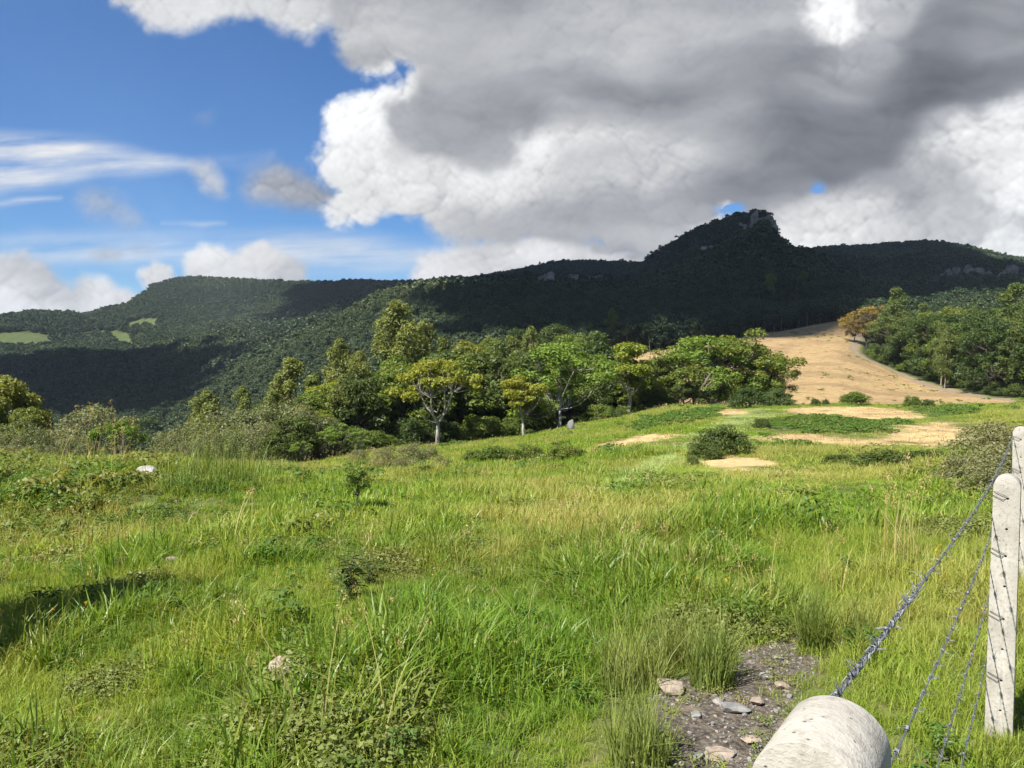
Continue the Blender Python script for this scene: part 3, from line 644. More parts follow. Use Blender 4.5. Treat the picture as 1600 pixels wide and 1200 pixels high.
# ------------------------------------------------------------------ grass clumps
def clump(r, n, R, L, w, lean=.5, segs=3, varb=0.0):
    az = r.uniform(0, 6.283, n); q = R * np.sqrt(r.random(n)); a2 = r.uniform(0, 6.283, n)
    base = np.stack([q * np.cos(a2), q * np.sin(a2), np.full(n, -.02)], -1); ln = r.uniform(L[0], L[1], n); le = np.abs(r.normal(0, lean, n)) + .05
    dirh = np.stack([np.cos(az), np.sin(az), 0 * az], -1); side = np.stack([-np.sin(az), np.cos(az), 0 * az], -1)
    side = unit(side + dirh * r.normal(0, .5, n)[:, None])
    ts = np.linspace(0, 1, segs + 1); rows = []
    for t in ts:
        h = dirh * (ln * le * t ** 1.8)[:, None]; zz = ln * (t - .38 * np.minimum(le, 1.6) * t ** 2.2)
        c = base + h + np.stack([0 * zz, 0 * zz, zz], -1); ww = w * (1 - t ** 1.6 * .92) * .5
        rows.append((c - side * ww, c + side * ww))
    V = np.stack([x for p in rows for x in p], 1).reshape(-1, 3); m = 2 * (segs + 1); o = np.arange(n)[:, None] * m
    Q = np.concatenate([o + np.array([2 * s, 2 * s + 1, 2 * s + 3, 2 * s + 2])[None] for s in range(segs)], 0)
    return V, Q, np.repeat(np.clip(r.random(n) * .8 + varb, 0, 1), m)
def stems(r, n, R, L, w=.0025, head=.10, dense=16, hl=.012):
    """thin stalks with a loose seed head"""
    V, Q, var = clump(r, n, R, L, w * 1.6, .22, 4); parts = [(V, Q)]; vs = [var]
    tips = V.reshape(n, -1, 3)[:, -2:].mean(1); pre = V.reshape(n, -1, 3)[:, -4:-2].mean(1)
    c = np.repeat(tips, dense, 0) + (np.repeat(pre - tips, dense, 0)) * (r.random(n * dense)[:, None] * head * 6) + r.normal(0, head * .13, (n * dense, 3))
    u = unit(r.normal(0, .6, c.shape) + np.array([0, 0, 1.])) * hl; v = unit(np.cross(u, r.normal(0, 1, c.shape))) * hl * .3
    parts.append((np.stack([c - u, c + v, c + u, c - v], 1).reshape(-1, 3), np.arange(len(c) * 4).reshape(-1, 4))); vs.append(np.ones(len(c) * 4))
    v_, q_ = join(parts); return v_, q_, np.concatenate(vs)
def herb(r, n, R, H, leaf, asp=.6):
    B = [(r.normal(0, R * .5), r.normal(0, R * .5), H * r.uniform(.25, .9), R * .4, R * .4, H * .25) for _ in range(7)]
    return leaf_quads(r, B, n, leaf, asp, .1, .3, .9, .45)
GR_A = leaf_mat('grass_blades', (.135, .235, .020), (.275, .365, .038), (.46, .38, .12), .38, .42, .30, 1.25)
GR_B = leaf_mat('grass_fine', (.190, .260, .036), (.305, .350, .060), (.50, .42, .16), .38, .5, .2, 1.25)
GR_S = leaf_mat('seed_stalks', (.26, .27, .07), (.42, .33, .15), (.48, .35, .18), .3)
HB_A = leaf_mat('herb_leaves', (.055, .120, .022), (.110, .195, .036), (.17, .20, .05), .3, .45)
HB_S = leaf_mat('creeping_leaves', (.115, .165, .034), (.190, .225, .062), (.27, .24, .09), .3, .5)
GR_L = leaf_mat('grass_lush', (.072, .165, .014), (.190, .300, .026), (.42, .37, .11), .38, .4, .3, 1.25)
GR_P = leaf_mat('grass_pale', (.28, .38, .11), (.40, .48, .18), (.46, .43, .20), .36, .5, .2, 1.2)
GR_T = leaf_mat('tussock_blades', (.085, .155, .024), (.195, .270, .052), (.40, .34, .13), .34, .5, .2, 1.2)
HB_Y = leaf_mat('yellow_flowers', (.35, .25, .02), (.50, .34, .02), (.45, .20, .02), .2)
def gmesh(name, vqa, mat): return mesh_np(name, vqa[0], vqa[1], None, {'var': vqa[2]}, True, mat)

def scatter(name, protos, P, rot, scl, idx, tint, label):
    """many small plants as one object: geometry nodes place the prototypes on a point mesh"""
    lib = bpy.data.collections.new(name + '_kinds')
    for k, me in enumerate(protos): lib.objects.link(bpy.data.objects.new('%s_kind_%02d' % (name, k), me))
    n = len(P); me = bpy.data.meshes.new(name); me.vertices.add(n); me.vertices.foreach_set('co', np.asarray(P, np.float32).ravel())
    def put(k, a, typ, f): me.attributes.new(k, typ, 'POINT').data.foreach_set(f, np.asarray(a).ravel())
    put('rot', np.asarray(rot, np.float32), 'FLOAT_VECTOR', 'vector'); put('scl', np.asarray(scl, np.float32), 'FLOAT_VECTOR', 'vector')
    put('kind', np.asarray(idx, np.int32), 'INT', 'value'); put('tint', np.asarray(tint, np.float32), 'FLOAT', 'value')
    ng = bpy.data.node_groups.new(name, 'GeometryNodeTree')
    ng.interface.new_socket('Geometry', in_out='INPUT', socket_type='NodeSocketGeometry'); ng.interface.new_socket('Geometry', in_out='OUTPUT', socket_type='NodeSocketGeometry')
    gi, go = N(ng, 'NodeGroupInput'), N(ng, 'NodeGroupOutput'); ci = N(ng, 'GeometryNodeCollectionInfo'); ci.inputs[0].default_value = lib
    ci.inputs['Separate Children'].default_value = True; ci.inputs['Reset Children'].default_value = True
    io = N(ng, 'GeometryNodeInstanceOnPoints'); io.inputs['Pick Instance'].default_value = True
    def na(k, t):
        a = N(ng, 'GeometryNodeInputNamedAttribute', data_type=t); a.inputs[0].default_value = k; return a.outputs[0]
    er = N(ng, 'FunctionNodeEulerToRotation'); L = ng.links.new
    L(na('rot', 'FLOAT_VECTOR'), er.inputs[0]); L(er.outputs[0], io.inputs['Rotation']); L(na('scl', 'FLOAT_VECTOR'), io.inputs['Scale']); L(na('kind', 'INT'), io.inputs['Instance Index'])
    L(gi.outputs[0], io.inputs['Points']); L(ci.outputs[0], io.inputs['Instance']); L(io.outputs[0], go.inputs[0])
    o = obj(name, me); md = o.modifiers.new('scatter', 'NODES'); md.node_group = ng
    return tag(o, label, kind='stuff')
# ------------------------------------------------------------------ grass of the field
def cone_points(d0, d1, dens, txm=.84):
    area = txm * (d1 * d1 - d0 * d0); n = int(area * dens); d = np.sqrt(rng.uniform(d0 * d0, d1 * d1, n)); tx = rng.uniform(-txm, txm, n)
    return tx * d, d
def dry_field(X, Y):
    px = world_px(X, Y)
    base = .19 + (fbm(X / 2.6 + 3, Y / 2.6, 4, .5, 5) - .5) * 1.1 + (fbm(X / 11, Y / 11, 3, .5, 1) - .5) * .7
    base = base + .30 * np.exp(-(((px - 1010) / 190) ** 2)) * np.exp(-((Y - 13) / 7) ** 2) + .20 * np.exp(-((Y - 10.5) / 4) ** 2) * sstep(px, 420, 100)
    return np.clip(base, 0, 1)
TRACK = hits([(905, 775), (985, 735), (1050, 705), (1110, 668), (1150, 640), (1200, 634), (1215, 640), (1180, 665), (1120, 700), (1040, 735), (990, 768)], 8, 100)
def on_track(X, Y): return sstep(-poly_sdf(TRACK, X, Y) + (fbm(X / 2, Y / 2, 3, .5, 1) - .5) * 1.5, -.8, .8)
def grass_mask(X, Y):
    z = zones(X, Y); return np.maximum.reduce([z['clear'], z['field'], z['soil'] * .97, z['brown'] * .75, z['road'], z['forest']])
r_ = np.random.default_rng(3)
STONES = hits([(443, 1062), (270, 884), (1046, 878)], 1.2, 40)
near_protos = [gmesh('lush', clump(r_, 32, .08, (.09, .21), .0105, .85), GR_L), gmesh('lush', clump(r_, 28, .075, (.11, .26), .0115, .75), GR_L),
               gmesh('lush', clump(r_, 30, .085, (.07, .17), .0085, .9), GR_A), gmesh('short', clump(r_, 46, .10, (.05, .13), .006, .8), GR_A),
               gmesh('fine', clump(r_, 40, .08, (.10, .27), .0042, .7), GR_B), gmesh('fine', clump(r_, 36, .08, (.07, .20), .0045, .7), GR_B),
               gmesh('seed', stems(r_, 3, .08, (.28, .50), .0025, .07, 26, .0055), GR_S), gmesh('creep', herb(r_, 120, .14, .09, .019), HB_S), gmesh('herb', herb(r_, 90, .12, .15, .035, .4), HB_A),
               gmesh('flower', stems(r_, 2, .05, (.16, .28), .002, .03, 8, .006), HB_Y)]
def put_grass(name, X, Y, protos, pick, sc, label, tintf=None):
    keep = rng.random(len(X)) > grass_mask(X, Y)
    for sx, sy in STONES: keep &= ~((np.abs(X - sx) < .17) & (Y > sy - .42) & (Y < sy + .08))
    X, Y = X[keep], Y[keep]
    Z = ground(X, Y); n = len(X); dry = dry_field(X, Y); idx = pick(X, Y, dry, n)
    s = sc(X, Y, n) * (1 - .45 * sstep(poly_sdf(SOIL, X, Y), .45, .0)); S = np.stack([s, s, s * rng.uniform(.8, 1.2, n)], -1)
    R = np.stack([rng.normal(0, .10, n), rng.normal(0, .10, n), rng.uniform(0, 6.283, n)], -1)
    tr = on_track(X, Y); idx = np.where((tr > rng.random(n)) & (Y > 8), len(protos) - 1, idx) if len(protos) < 10 else idx
    if Y.max() > 20:                                                        # grazed low on the near side of the straw plots
        low = np.zeros(n)
        for P in STRAW:
            for q in (.8, 2., 3.4, 4.8): low = np.maximum(low, sstep(-poly_sdf(P, X, Y + q), -1.2, .6))
        lt = np.zeros(n)
        for q in (0, 1.2, 2.4, 3.6): lt = np.maximum(lt, on_track(X, Y + q))
        S[:, 2] *= (1 - .68 * low) * (1 - .45 * lt)
    t = np.clip((dry * .75 + rng.normal(0, .10, n)) * (1 - tr) + tr * .10, 0, 1)
    scatter(name, protos, np.stack([X, Y, Z], -1), R, S, idx, t, label)
def pick_near(X, Y, dry, n):
    px = world_px(X, Y); u = rng.random(n); lush = fbm(X / 1.3 + 9, Y / 1.3 + 2, 3, .5, 7) + .20 * np.exp(-((px - 780) / 160) ** 2) - .18 * sstep(px, 1120, 1280) - .13 * sstep(px, 420, 150)
    idx = np.where(lush > .50, rng.integers(0, 3, n), np.where(lush > .40, np.where(u < .5, 2, 3), np.where(u < .6, 3, 5)))
    idx = np.where((dry > .42) & (rng.random(n) < .75), rng.integers(4, 6, n), idx)
    cr = fbm(X / 1.1 + 31, Y / 1.1 + 8, 3, .5, 1) + .25 * np.exp(-((px - 540) / 130) ** 2 - ((Y - 3.4) / .7) ** 2)
    idx = np.where((cr > .66) & (rng.random(n) < .7), 7, idx); idx = np.where(rng.random(n) < .008, 8, idx)
    idx = np.where(rng.random(n) < .008 + .03 * (dry > .5), 6, idx); idx = np.where(rng.random(n) < .003, 9, idx)
    return idx
def hump(X, Y): return .62 + 1.0 * sstep(fbm(X / .8 + 2, Y / .8 + 5, 3, .5, 4), .28, .78) + .35 * (fbm(X / 4, Y / 4, 2, .5, 1) - .5)
X, Y = cone_points(1.6, 8.5, 250)
put_grass('grass', X, Y, near_protos, pick_near, lambda X, Y, n: hump(X, Y) * rng.uniform(.75, 1.2, n) * (1 - .35 * np.exp(-((Y - 2) / 1.2) ** 2)), 'lush green grass with creeping weeds growing round the stony bare patch')
mid_protos = [gmesh('lush', clump(r_, 74, .25, (.08, .21), .016, .9), GR_L), gmesh('lush', clump(r_, 70, .24, (.09, .23), .015, .8), GR_A), gmesh('short', clump(r_, 80, .26, (.05, .14), .013, .7), GR_A),
              gmesh('fine', clump(r_, 90, .24, (.10, .28), .008, .65), GR_B), gmesh('fine', clump(r_, 90, .24, (.08, .24), .010, .65), GR_B), gmesh('seed', stems(r_, 4, .2, (.32, .52), .004, .08, 22, .008), GR_S),
              gmesh('herb', herb(r_, 150, .26, .20, .05, .45), HB_A), gmesh('creep', herb(r_, 130, .3, .16, .05), HB_S), gmesh('mown', clump(r_, 90, .24, (.06, .16), .012, .9), GR_P)]
def pick_mid(X, Y, dry, n):
    px = world_px(X, Y); u = rng.random(n); lush = fbm(X / 2.2 + 9, Y / 2.2 + 2, 3, .5, 7)
    idx = np.where(lush > .47, np.where(u < .5, 0, 1), 2); idx = np.where((dry > .34) & (rng.random(n) < .8), rng.integers(3, 5, n), idx)
    left = sstep(px, 420, 200) * sstep(Y, 10, 11.5)
    idx = np.where(rng.random(n) < .012 + .30 * left * (Y < 14), 6, idx); idx = np.where(rng.random(n) < .03 + .2 * left, np.where(rng.random(n) < .5, 7, 4), idx)
    return np.where(rng.random(n) < .010 + .03 * (dry > .5), 5, idx)
X, Y = cone_points(8.0, 24, 42)
put_grass('grass', X, Y, mid_protos, pick_mid, lambda X, Y, n: hump(X, Y) * rng.uniform(.7, 1.2, n), 'yellow-green meadow grass in the middle of the field')
far_protos = [gmesh('lush', clump(r_, 80, .6, (.10, .24), .035, .8), GR_A), gmesh('short', clump(r_, 90, .6, (.05, .15), .032, .8), GR_A), gmesh('fine', clump(r_, 100, .55, (.10, .28), .02, .6), GR_B),
              gmesh('herb', herb(r_, 130, .5, .30, .14, .55), HB_A), gmesh('seed', stems(r_, 5, .4, (.35, .6), .008, .10, 12, .02), GR_S), gmesh('mown', clump(r_, 110, .6, (.06, .16), .028, .9), GR_P)]
def pick_far(X, Y, dry, n):
    u = rng.random(n); lush = fbm(X / 5 + 9, Y / 5 + 2, 3, .5, 7); px = world_px(X, Y)
    idx = np.where(lush > .5, 0, 1); idx = np.where((dry > .34) & (u < .7), 2, idx)
    hb = np.zeros(n)
    for P in ROWS: hb = np.maximum(hb, sstep(-poly_sdf(P, X, Y) + (fbm(X / 2, Y / 2, 3, .5, 1) - .5) * 2, -.5, .5) * .85)
    return np.where(rng.random(n) < hb + .012, 3, np.where(rng.random(n) < .02, 4, idx))
ROWS = [hits(P, 8, 100) for P in ([(1185, 668), (1200, 655), (1260, 652), (1420, 662), (1400, 676), (1320, 680), (1240, 676)], [(1150, 712), (1190, 698), (1300, 704), (1400, 706), (1490, 712), (1500, 732), (1380, 728), (1240, 722)], [(985, 668), (1010, 660), (1080, 645), (1130, 640), (1110, 652), (1060, 664), (1000, 676)], [(1430, 640), (1500, 637), (1520, 645), (1450, 652)])]
X, Y = cone_points(22, 118, 4.6)
put_grass('grass', X, Y, far_protos, pick_far, lambda X, Y, n: rng.uniform(.6, 1.15, n) * (.8 + .35 * sstep(Y, 30, 80)) * (1 - .25 * np.exp(-((world_px(X, Y) - 1320) / 170) ** 2)), 'green grass over the upper field towards the tree belt')

# straw lying on the bare plots and the harvested slope
st_protos = [gmesh('straw', clump(r_, 40, .5, (.12, .4), .03, 2.0), leaf_mat('straw_litter', (.27, .19, .09), (.46, .35, .18), (.30, .21, .11), .1, .8, .1, 1.0)) for _ in range(2)]
X, Y = cone_points(18, 95, 4.5, .7); z = zones(X, Y); k = (z['straw'] > .5) & (z['road'] < .3); X, Y = X[k], Y[k]
X2, Y2 = cone_points(95, 300, .32, .7); z2 = zones(X2, Y2); k = (z2['field'] > .6) & (z2['road'] < .2); X, Y = np.append(X, X2[k]), np.append(Y, Y2[k]); n = len(X)
sc = np.where(Y > 95, rng.uniform(.7, 1.3, n), rng.uniform(.5, 1.0, n))
scatter('straw_litter', st_protos, np.stack([X, Y, ground(X, Y) - .03], -1), np.stack([0 * X, 0 * X, rng.uniform(0, 6.28, n)], -1), np.stack([sc, sc, sc * .35], -1), rng.integers(0, 2, n), rng.random(n) * .6, 'pale straw and stubble strewn over the bare plots and slope')
# green weeds growing through the stubble
X, Y = cone_points(100, 300, .10, .7); z = zones(X, Y); k = (z['field'] > .6) & (fbm(X / 22, Y / 22, 3, .5, 6) > .56) & (z['road'] < .2); X, Y = X[k], Y[k]; n = len(X)
if n: scatter('weeds', [far_protos[1], far_protos[3]], np.stack([X, Y, ground(X, Y)], -1), np.stack([0 * X, 0 * X, rng.uniform(0, 6, n)], -1), np.repeat(rng.uniform(.5, 1.3, n)[:, None], 3, 1), rng.integers(0, 2, n), rng.random(n) * .7, 'thin green weeds scattered over the straw-coloured slope')
# ------------------------------------------------------------------ trees and shrubs that can be told apart
NM = {'euc': 'eucalyptus_tree', 'column': 'eucalyptus_tree', 'round': 'leafy_tree', 'dark': 'leafy_tree', 'broad': 'forest_tree', 'broadmid': 'forest_tree', 'shrub': 'grey_shrub', 'yellow': 'pale_trunk_tree', 'brushy': 'leafy_tree', 'umbrella': 'umbrella_tree',
      'bright': 'umbrella_tree', 'gold': 'golden_tree', 'bush': 'bush', 'bushmid': 'bush', 'dryshrub': 'dry_shrub'}
TREES = 0
def plant(kind, loc, H, label, group=None, wid=1.0, tint=None, name=None, cat=None, v=None, rz=None):
    global TREES
    P = PROTO[kind]; tm, cm, h0 = P[random.randrange(len(P)) if v is None else v % len(P)]
    e = bpy.data.objects.new(name or NM[kind], None); COL.objects.link(e); e.empty_display_size = .3
    e.location = loc; s = H / h0; e.scale = (s * wid, s * wid, s); e.rotation_euler = (0, 0, random.uniform(0, 6.28) if rz is None else rz)
    c = cat or ('shrub' if kind in ('shrub', 'dryshrub') else 'bush' if kind.startswith('bush') else 'tree'); TREES += c == 'tree'
    tag(e, label, c, group)
    obj('trunk' if c == 'tree' else 'stems', tm, e); cr = obj('crown' if c == 'tree' else 'foliage', cm, e); cr['tint'] = random.uniform(0, .45) if tint is None else tint
    return e
def T(kind, px, d, top, label, wid=1.0, group=None, **kw):
    g = G(px, d); H = CAMZ + float(e_of(top)) * d - g[2]
    return plant(kind, g, max(H, .4), label, group, wid, **kw)
# --- the tree belt below the field
T('euc', 620, 96, 473, 'tallest eucalyptus, its pointed crown rising over the tree belt', 1.05, v=0, tint=.45)
T('column', 663, 108, 502, 'round-topped eucalyptus standing beside the tallest eucalyptus', .75, v=1, tint=.4)
T('column', 690, 100, 527, 'small bright eucalyptus between the round-topped and the broad eucalyptus', .7, v=2, tint=.2)
T('round', 726, 104, 513, 'broad yellow-tipped tree uphill of the small bright eucalyptus', 1.0, tint=.75)
T('round', 757, 100, 540, 'leafy tree leaning against the broad yellow-tipped tree', .85, tint=.5)
T('column', 532, 92, 531, 'olive eucalyptus with a bent round top', .85, v=0, tint=.5)
T('euc', 562, 86, 551, 'slim eucalyptus with two bare lower trunks in front of the olive one', 1.0, v=1, tint=.55)
T('column', 455, 88, 558, 'bushy eucalyptus at the downhill end of the belt', 1.05, v=2, tint=.55)
T('column', 490, 86, 585, 'short eucalyptus next to the bushy downhill eucalyptus', .95, v=1, tint=.3)
T('column', 381, 92, 603, 'small eucalyptus alone above the grey-green shrubs', .8, tint=.3)
T('column', 326, 95, 611, 'low rounded eucalyptus farthest down the valley side', 1.2, tint=.4)
T('column', 306, 100, 635, 'small pale eucalyptus beside the low rounded one', .8, tint=.5)
T('umbrella', 683, 77, 557, 'spreading tree with white forked trunk and flat yellow-green crown', 1.05, v=0, tint=.35, rz=.4)
T('yellow', 818, 79, 582, 'yellow-green tree with thin white trunk at the field edge', 1.25, v=0, tint=.45)
T('brushy', 872, 83, 527, 'tall yellow-green tree with pale trunk and layered crown', 1.25, v=1, tint=.35)
T('yellow', 985, 92, 531, 'bright green tree with forked white trunk at the bend of the field', 1.2, v=2, tint=.05)
T('column', 829, 118, 511, 'grey-green eucalyptus behind the tall yellow-green tree', .75, v=0, tint=.3)
T('column', 797, 112, 524, 'feathery eucalyptus uphill behind the thin white-trunked tree', .8, v=2, tint=.3)
T('round', 883, 140, 510, 'rounded dark tree behind the tall yellow-green crown', .9, tint=.2); T('round', 912, 150, 509, 'small round-headed tree at the lower edge of the straw slope', .8, tint=.2)
T('dark', 938, 138, 514, 'dark tree whose trunks stand out against the straw slope', 1.1, tint=.1)
TH = ['leafy tree opening the corner thicket on its downhill side', 'spreading tree behind the leafless pale tree', 'highest crown of the corner thicket', 'spreading tree next to the highest thicket crown', 'dark low tree closing the thicket towards the straw slope', 'bright lower tree in front of the highest thicket crown', 'dark low tree under the leafless pale tree', 'dark low tree in front of the spreading thicket crown', 'dark low tree between the forked white trunk and the thicket', 'rounded tree at the downslope end of the thicket', 'leafy tree below the highest thicket crown']
for i, (px, d, top, k, w) in enumerate([(1045, 99, 545, 'broadmid', .85), (1085, 103, 524, 'brushy', .95), (1140, 106, 514, 'broadmid', .95), (1172, 107, 530, 'broadmid', .95), (1203, 109, 590, 'dark', 1.2), (1112, 99, 578, 'brushy', .8), (1070, 97, 592, 'dark', 1.1), (1160, 103, 585, 'dark', 1.1), (1030, 96, 600, 'dark', 1.1), (1208, 108, 568, 'broadmid', .75), (1186, 104, 556, 'brushy', .75)]):
    T(k, px, d, top, TH[i], w * 1.55, 'thicket at the top corner of the field', tint=random.uniform(.25, .7))
g = G(1092, 97); g[2] -= .2
def bare_tree(loc, H, label, seed):
    r = np.random.default_rng(seed); parts = []; P, R = limb(r, (0, 0, -.2), (0, 0, H * .4), .09, .07, .04, 6, 0); parts.append(tube(P, R, 6)); f = P[-1]
    for k in range(7):
        a = r.uniform(0, 6.28); c = f + np.array([math.cos(a) * .3, math.sin(a) * .3, r.uniform(.35, .6)]) * H; Q, R = limb(r, f, c, .06, .02, .08, 6, 0); parts.append(tube(Q, R, 5))
        for q in range(4):
            s = Q[r.integers(2, 6)]; c2 = s + r.normal(0, .10, 3) * H + np.array([0, 0, .08 * H]); Z, R = limb(r, s, c2, .025, .006, .1, 5, 0); parts.append(tube(Z, R, 4))
    v, q = join(parts); o = obj('bare_tree', mesh_np('bare_tree', v, q, None, None, True, BARK_T), None, loc); return tag(o, label, 'tree')
bare_tree(g, 5.6, 'leafless pale tree standing in front of the corner thicket', 5)
LAND = [(455, 'the bushy downhill eucalyptus'), (500, 'the short eucalyptus'), (540, 'the olive bent-topped eucalyptus'), (580, 'the slim bare-trunked eucalyptus'), (625, 'the tallest eucalyptus'), (683, 'the white forked umbrella tree'), (735, 'the broad yellow-tipped tree'),
        (775, 'the feathery eucalyptus'), (818, 'the thin white-trunked tree'), (872, 'the tall yellow-green tree'), (925, 'the white standing stones'), (985, 'the bright forked tree'), (1030, 'the corner thicket')]
def beside(px): return min(LAND, key=lambda a: abs(a[0] - px))[1]
# understory filling the belt
GB = 'leafy trees crowded in the belt'; LB = {'dark': 'dark leafy tree crowded among others in the belt below the field', 'round': 'mid-green round tree crowded among others in the belt below the field', 'column': 'slender eucalyptus crowded among others in the belt below the field',
      'yellow': 'yellow-green pale-trunked tree crowded among others in the belt below the field'}
EDGE = [(420, 62), (520, 72), (620, 84), (700, 86), (820, 88), (880, 92), (985, 97), (1030, 100)]
TOPS = [(400, 636), (470, 604), (520, 582), (600, 562), (660, 556), (720, 540), (770, 545), (850, 545), (930, 562), (990, 572), (1030, 575)]
for i in range(80):
    px = 425 + 600 * (i + random.random()) / 80; d = float(ip(px, EDGE)) + random.choice((1, 4, 9, 16)) + random.uniform(0, 4)
    top = float(ip(px, TOPS)) + random.uniform(-14, 46); k = random.choices(('dark', 'round', 'column', 'yellow'), (3, 5, 3, 1))[0]
    T(k, px, d, top, LB[k].replace('below the field', 'beside ' + beside(px)), random.uniform(1.0, 1.4), GB)
# small trunks and low growth at the edge of the belt
for i in range(52):
    px = 440 + 590 * (i + random.random()) / 52; d = float(ip(px, EDGE)) - random.uniform(1, 5); g = G(px, d)
    plant(random.choice(('bushmid', 'bush', 'bushmid')), g, random.uniform(1.6, 3.4), 'leafy undergrowth bush at the belt front beside ' + beside(px), 'undergrowth bushes along the tree belt', random.uniform(.9, 1.4))
# --- left: shrubs below the bank
T('round', 18, 46, 578, 'leafy tree with a rounded yellow-green crown over the grey shrubs', 1.0, tint=.9); T('round', -25, 44, 600, 'lower leafy tree on the far side of the rounded yellow-green crown', 1.0, tint=.7)
T('round', 45, 43, 625, 'small leafy tree tucked under the rounded yellow-green crown', .9, tint=.6)
T('bright', 181, 36, 654, 'flat-topped bright green umbrella tree among the grey shrubs', 1.1, v=0, tint=.2); T('shrub', 148, 42, 627, 'largest grey-green shrub, behind the bright umbrella tree', .92, v=0)
for i, (px, d, top, w) in enumerate([(30, 36, 652, .9), (75, 38, 668, .9), (5, 34, 672, .9), (110, 36, 680, 1.0), (55, 33, 690, 1.0), (240, 40, 700, .9), (265, 48, 668, .8), (300, 52, 650, .85), (345, 56, 634, .9), (385, 58, 628, .9), (420, 58, 625, .9), (455, 60, 618, .9), (330, 46, 668, .8),
                                     (370, 47, 662, .9), (410, 50, 655, .9), (290, 44, 683, .8), (440, 52, 660, .9), (475, 62, 640, .9), (500, 64, 645, .9), (-40, 36, 665, .9), (225, 44, 702, .8)]):
    T('shrub', px, d, top, ('tall' if (700 - top) * d / F > 2.6 else 'low') + ' grey-green billowy shrub ' + ('below the rounded yellow-green tree' if px < 60 else 'beside the bright umbrella tree' if px < 230 else 'downhill of the bank boulder' if px < 320 else 'below the small lone eucalyptus' if px < 415 else 'below the bushy downhill eucalyptus'), w, 'grey-green shrubs below the bank')
for px, d, top in ((455, 50, 640), (430, 47, 668), (480, 54, 668), (520, 60, 655), (235, 36, 704), (150, 33, 700)):
    T('dark', px, d, top, 'dark green small tree among the grey-green shrubs', 1.3, 'dark small trees among the shrubs', tint=.4)
for px, d, top in ((505, 52, 672), (530, 56, 660), (560, 60, 668), (470, 45, 688)):
    T('bright', px, d, top, 'light green umbrella-shaped shrub at the downhill end of the belt', 1.0, 'light green umbrella shrubs', tint=.5, name='umbrella_shrub', cat='shrub')
# --- shrubs standing in the field
def at(kind, px, py, top, label, wid=1.0, dmin=4, dmax=118, **kw):
    h = hit(px, py, dmin, dmax); H = CAMZ + float(e_of(top)) * h[1] - h[2]; h[2] -= .03; return plant(kind, h, H, label, kw.pop('group', None), wid, **kw)
at('bush', 1130, 712, 658, 'dark rounded bush beside the mown track, taller lobe', 1.35, v=0, tint=.25); at('bush', 1100, 718, 680, 'dark spreading bush against the taller lobe', 1.35, v=1, tint=.4); at('bush', 1082, 728, 706, 'low twiggy bush at the foot of the dark bushes', .9, v=1, tint=.5)
at('bushmid', 1335, 634, 607, 'round green bush alone at the top edge of the field', 1.6, v=0, tint=.1); at('bushmid', 1425, 637, 614, 'leafy bush by the end of the upper straw plot', 1.1, v=1, tint=.1); at('bush', 1450, 637, 622, 'low bush trailing beside the leafy bush', 1.3, v=0, tint=.3)
at('bush', 1274, 634, 619, 'small dark bush on the near edge of the straw slope', 1.0, v=1, tint=.2); at('bush', 1290, 633, 622, 'tiny bush beside the small dark bush', .9, v=0, tint=.3); at('bush', 1190, 668, 648, 'low weedy bush beside the track above the dark bushes', 1.2, v=1, tint=.3)
at('bush', 1170, 638, 600, 'dark green bush under the corner thicket', 1.3, v=0); at('bush', 1210, 636, 596, 'bush closing the end of the corner thicket', 1.2, v=1, tint=.2)
at('sapling', 558, 800, 716, 'young upright shrub with a feathery lime-green head', 1.0, v=0, tint=.5, name='young_shrub', cat='shrub')
def weed(px, py, top, label, seed, n=13):
    h = hit(px, py, 2, 30); H = CAMZ + float(e_of(top)) * h[1] - h[2]; r = np.random.default_rng(seed); parts = []; L = []
    for k in range(n):
        a = r.uniform(0, 6.28); P, R = limb(r, (r.normal(0, .02), r.normal(0, .02), -.02), (math.cos(a) * H * r.uniform(.1, .42), math.sin(a) * H * r.uniform(.1, .42), H * r.uniform(.6, 1.0)), .0035, .0012, .06, 9, 0); parts.append(tube(P, R, 4))
        for q in range(2, 9):
            for s in (0, 1, 2): L.append((P[q], a + s * 2.1 + q * .8 + r.normal(0, .4))) if (q + s) % 2 else None
    c = np.array([x for x, _ in L]); az = np.array([y for _, y in L]); m = len(c); ln = H * r.uniform(.22, .42, m); u = unit(np.stack([np.cos(az), np.sin(az), r.normal(.15, .35, m)], -1)); sd = unit(np.cross(u, [0, 0, 1.])); dn = np.array([0, 0, -.25])
    q0 = np.stack([c, c + u * ln[:, None] * .5 + sd * ln[:, None] * .10, c + u * ln[:, None] + dn * ln[:, None] * .6, c + u * ln[:, None] * .5 - sd * ln[:, None] * .10], 1).reshape(-1, 3)
    e = bpy.data.objects.new('leafy_weed', None); COL.objects.link(e); e.location = h; tag(e, label, 'weed'); v, q = join(parts)
    obj('stems', mesh_np('stems', v, q, None, None, True, BARK_D), e); o = obj('foliage', mesh_np('foliage', q0, np.arange(m * 4).reshape(-1, 4), None, {'var': np.repeat(r.random(m), 4)}, False, L_DRK), e); o['tint'] = .25
weed(548, 935, 858, 'dark narrow-leaved weed standing out of the short grass', 3, 10); weed(580, 915, 868, 'smaller dark weed beside the narrow-leaved one', 4, 9)
weed(190, 905, 868, 'leafy weed clump under the bank in the short grass', 6, 9)
at('bush', 1380, 735, 697, 'dark weed thicket below the middle straw plot', 2.2, v=0, tint=.3); at('bush', 1440, 730, 690, 'tall dark weeds in front of the square straw plot', 1.7, v=1, tint=.2); at('bush', 1310, 728, 700, 'bushy weeds at the edge of the lower straw plot', 1.6, v=1, tint=.4)
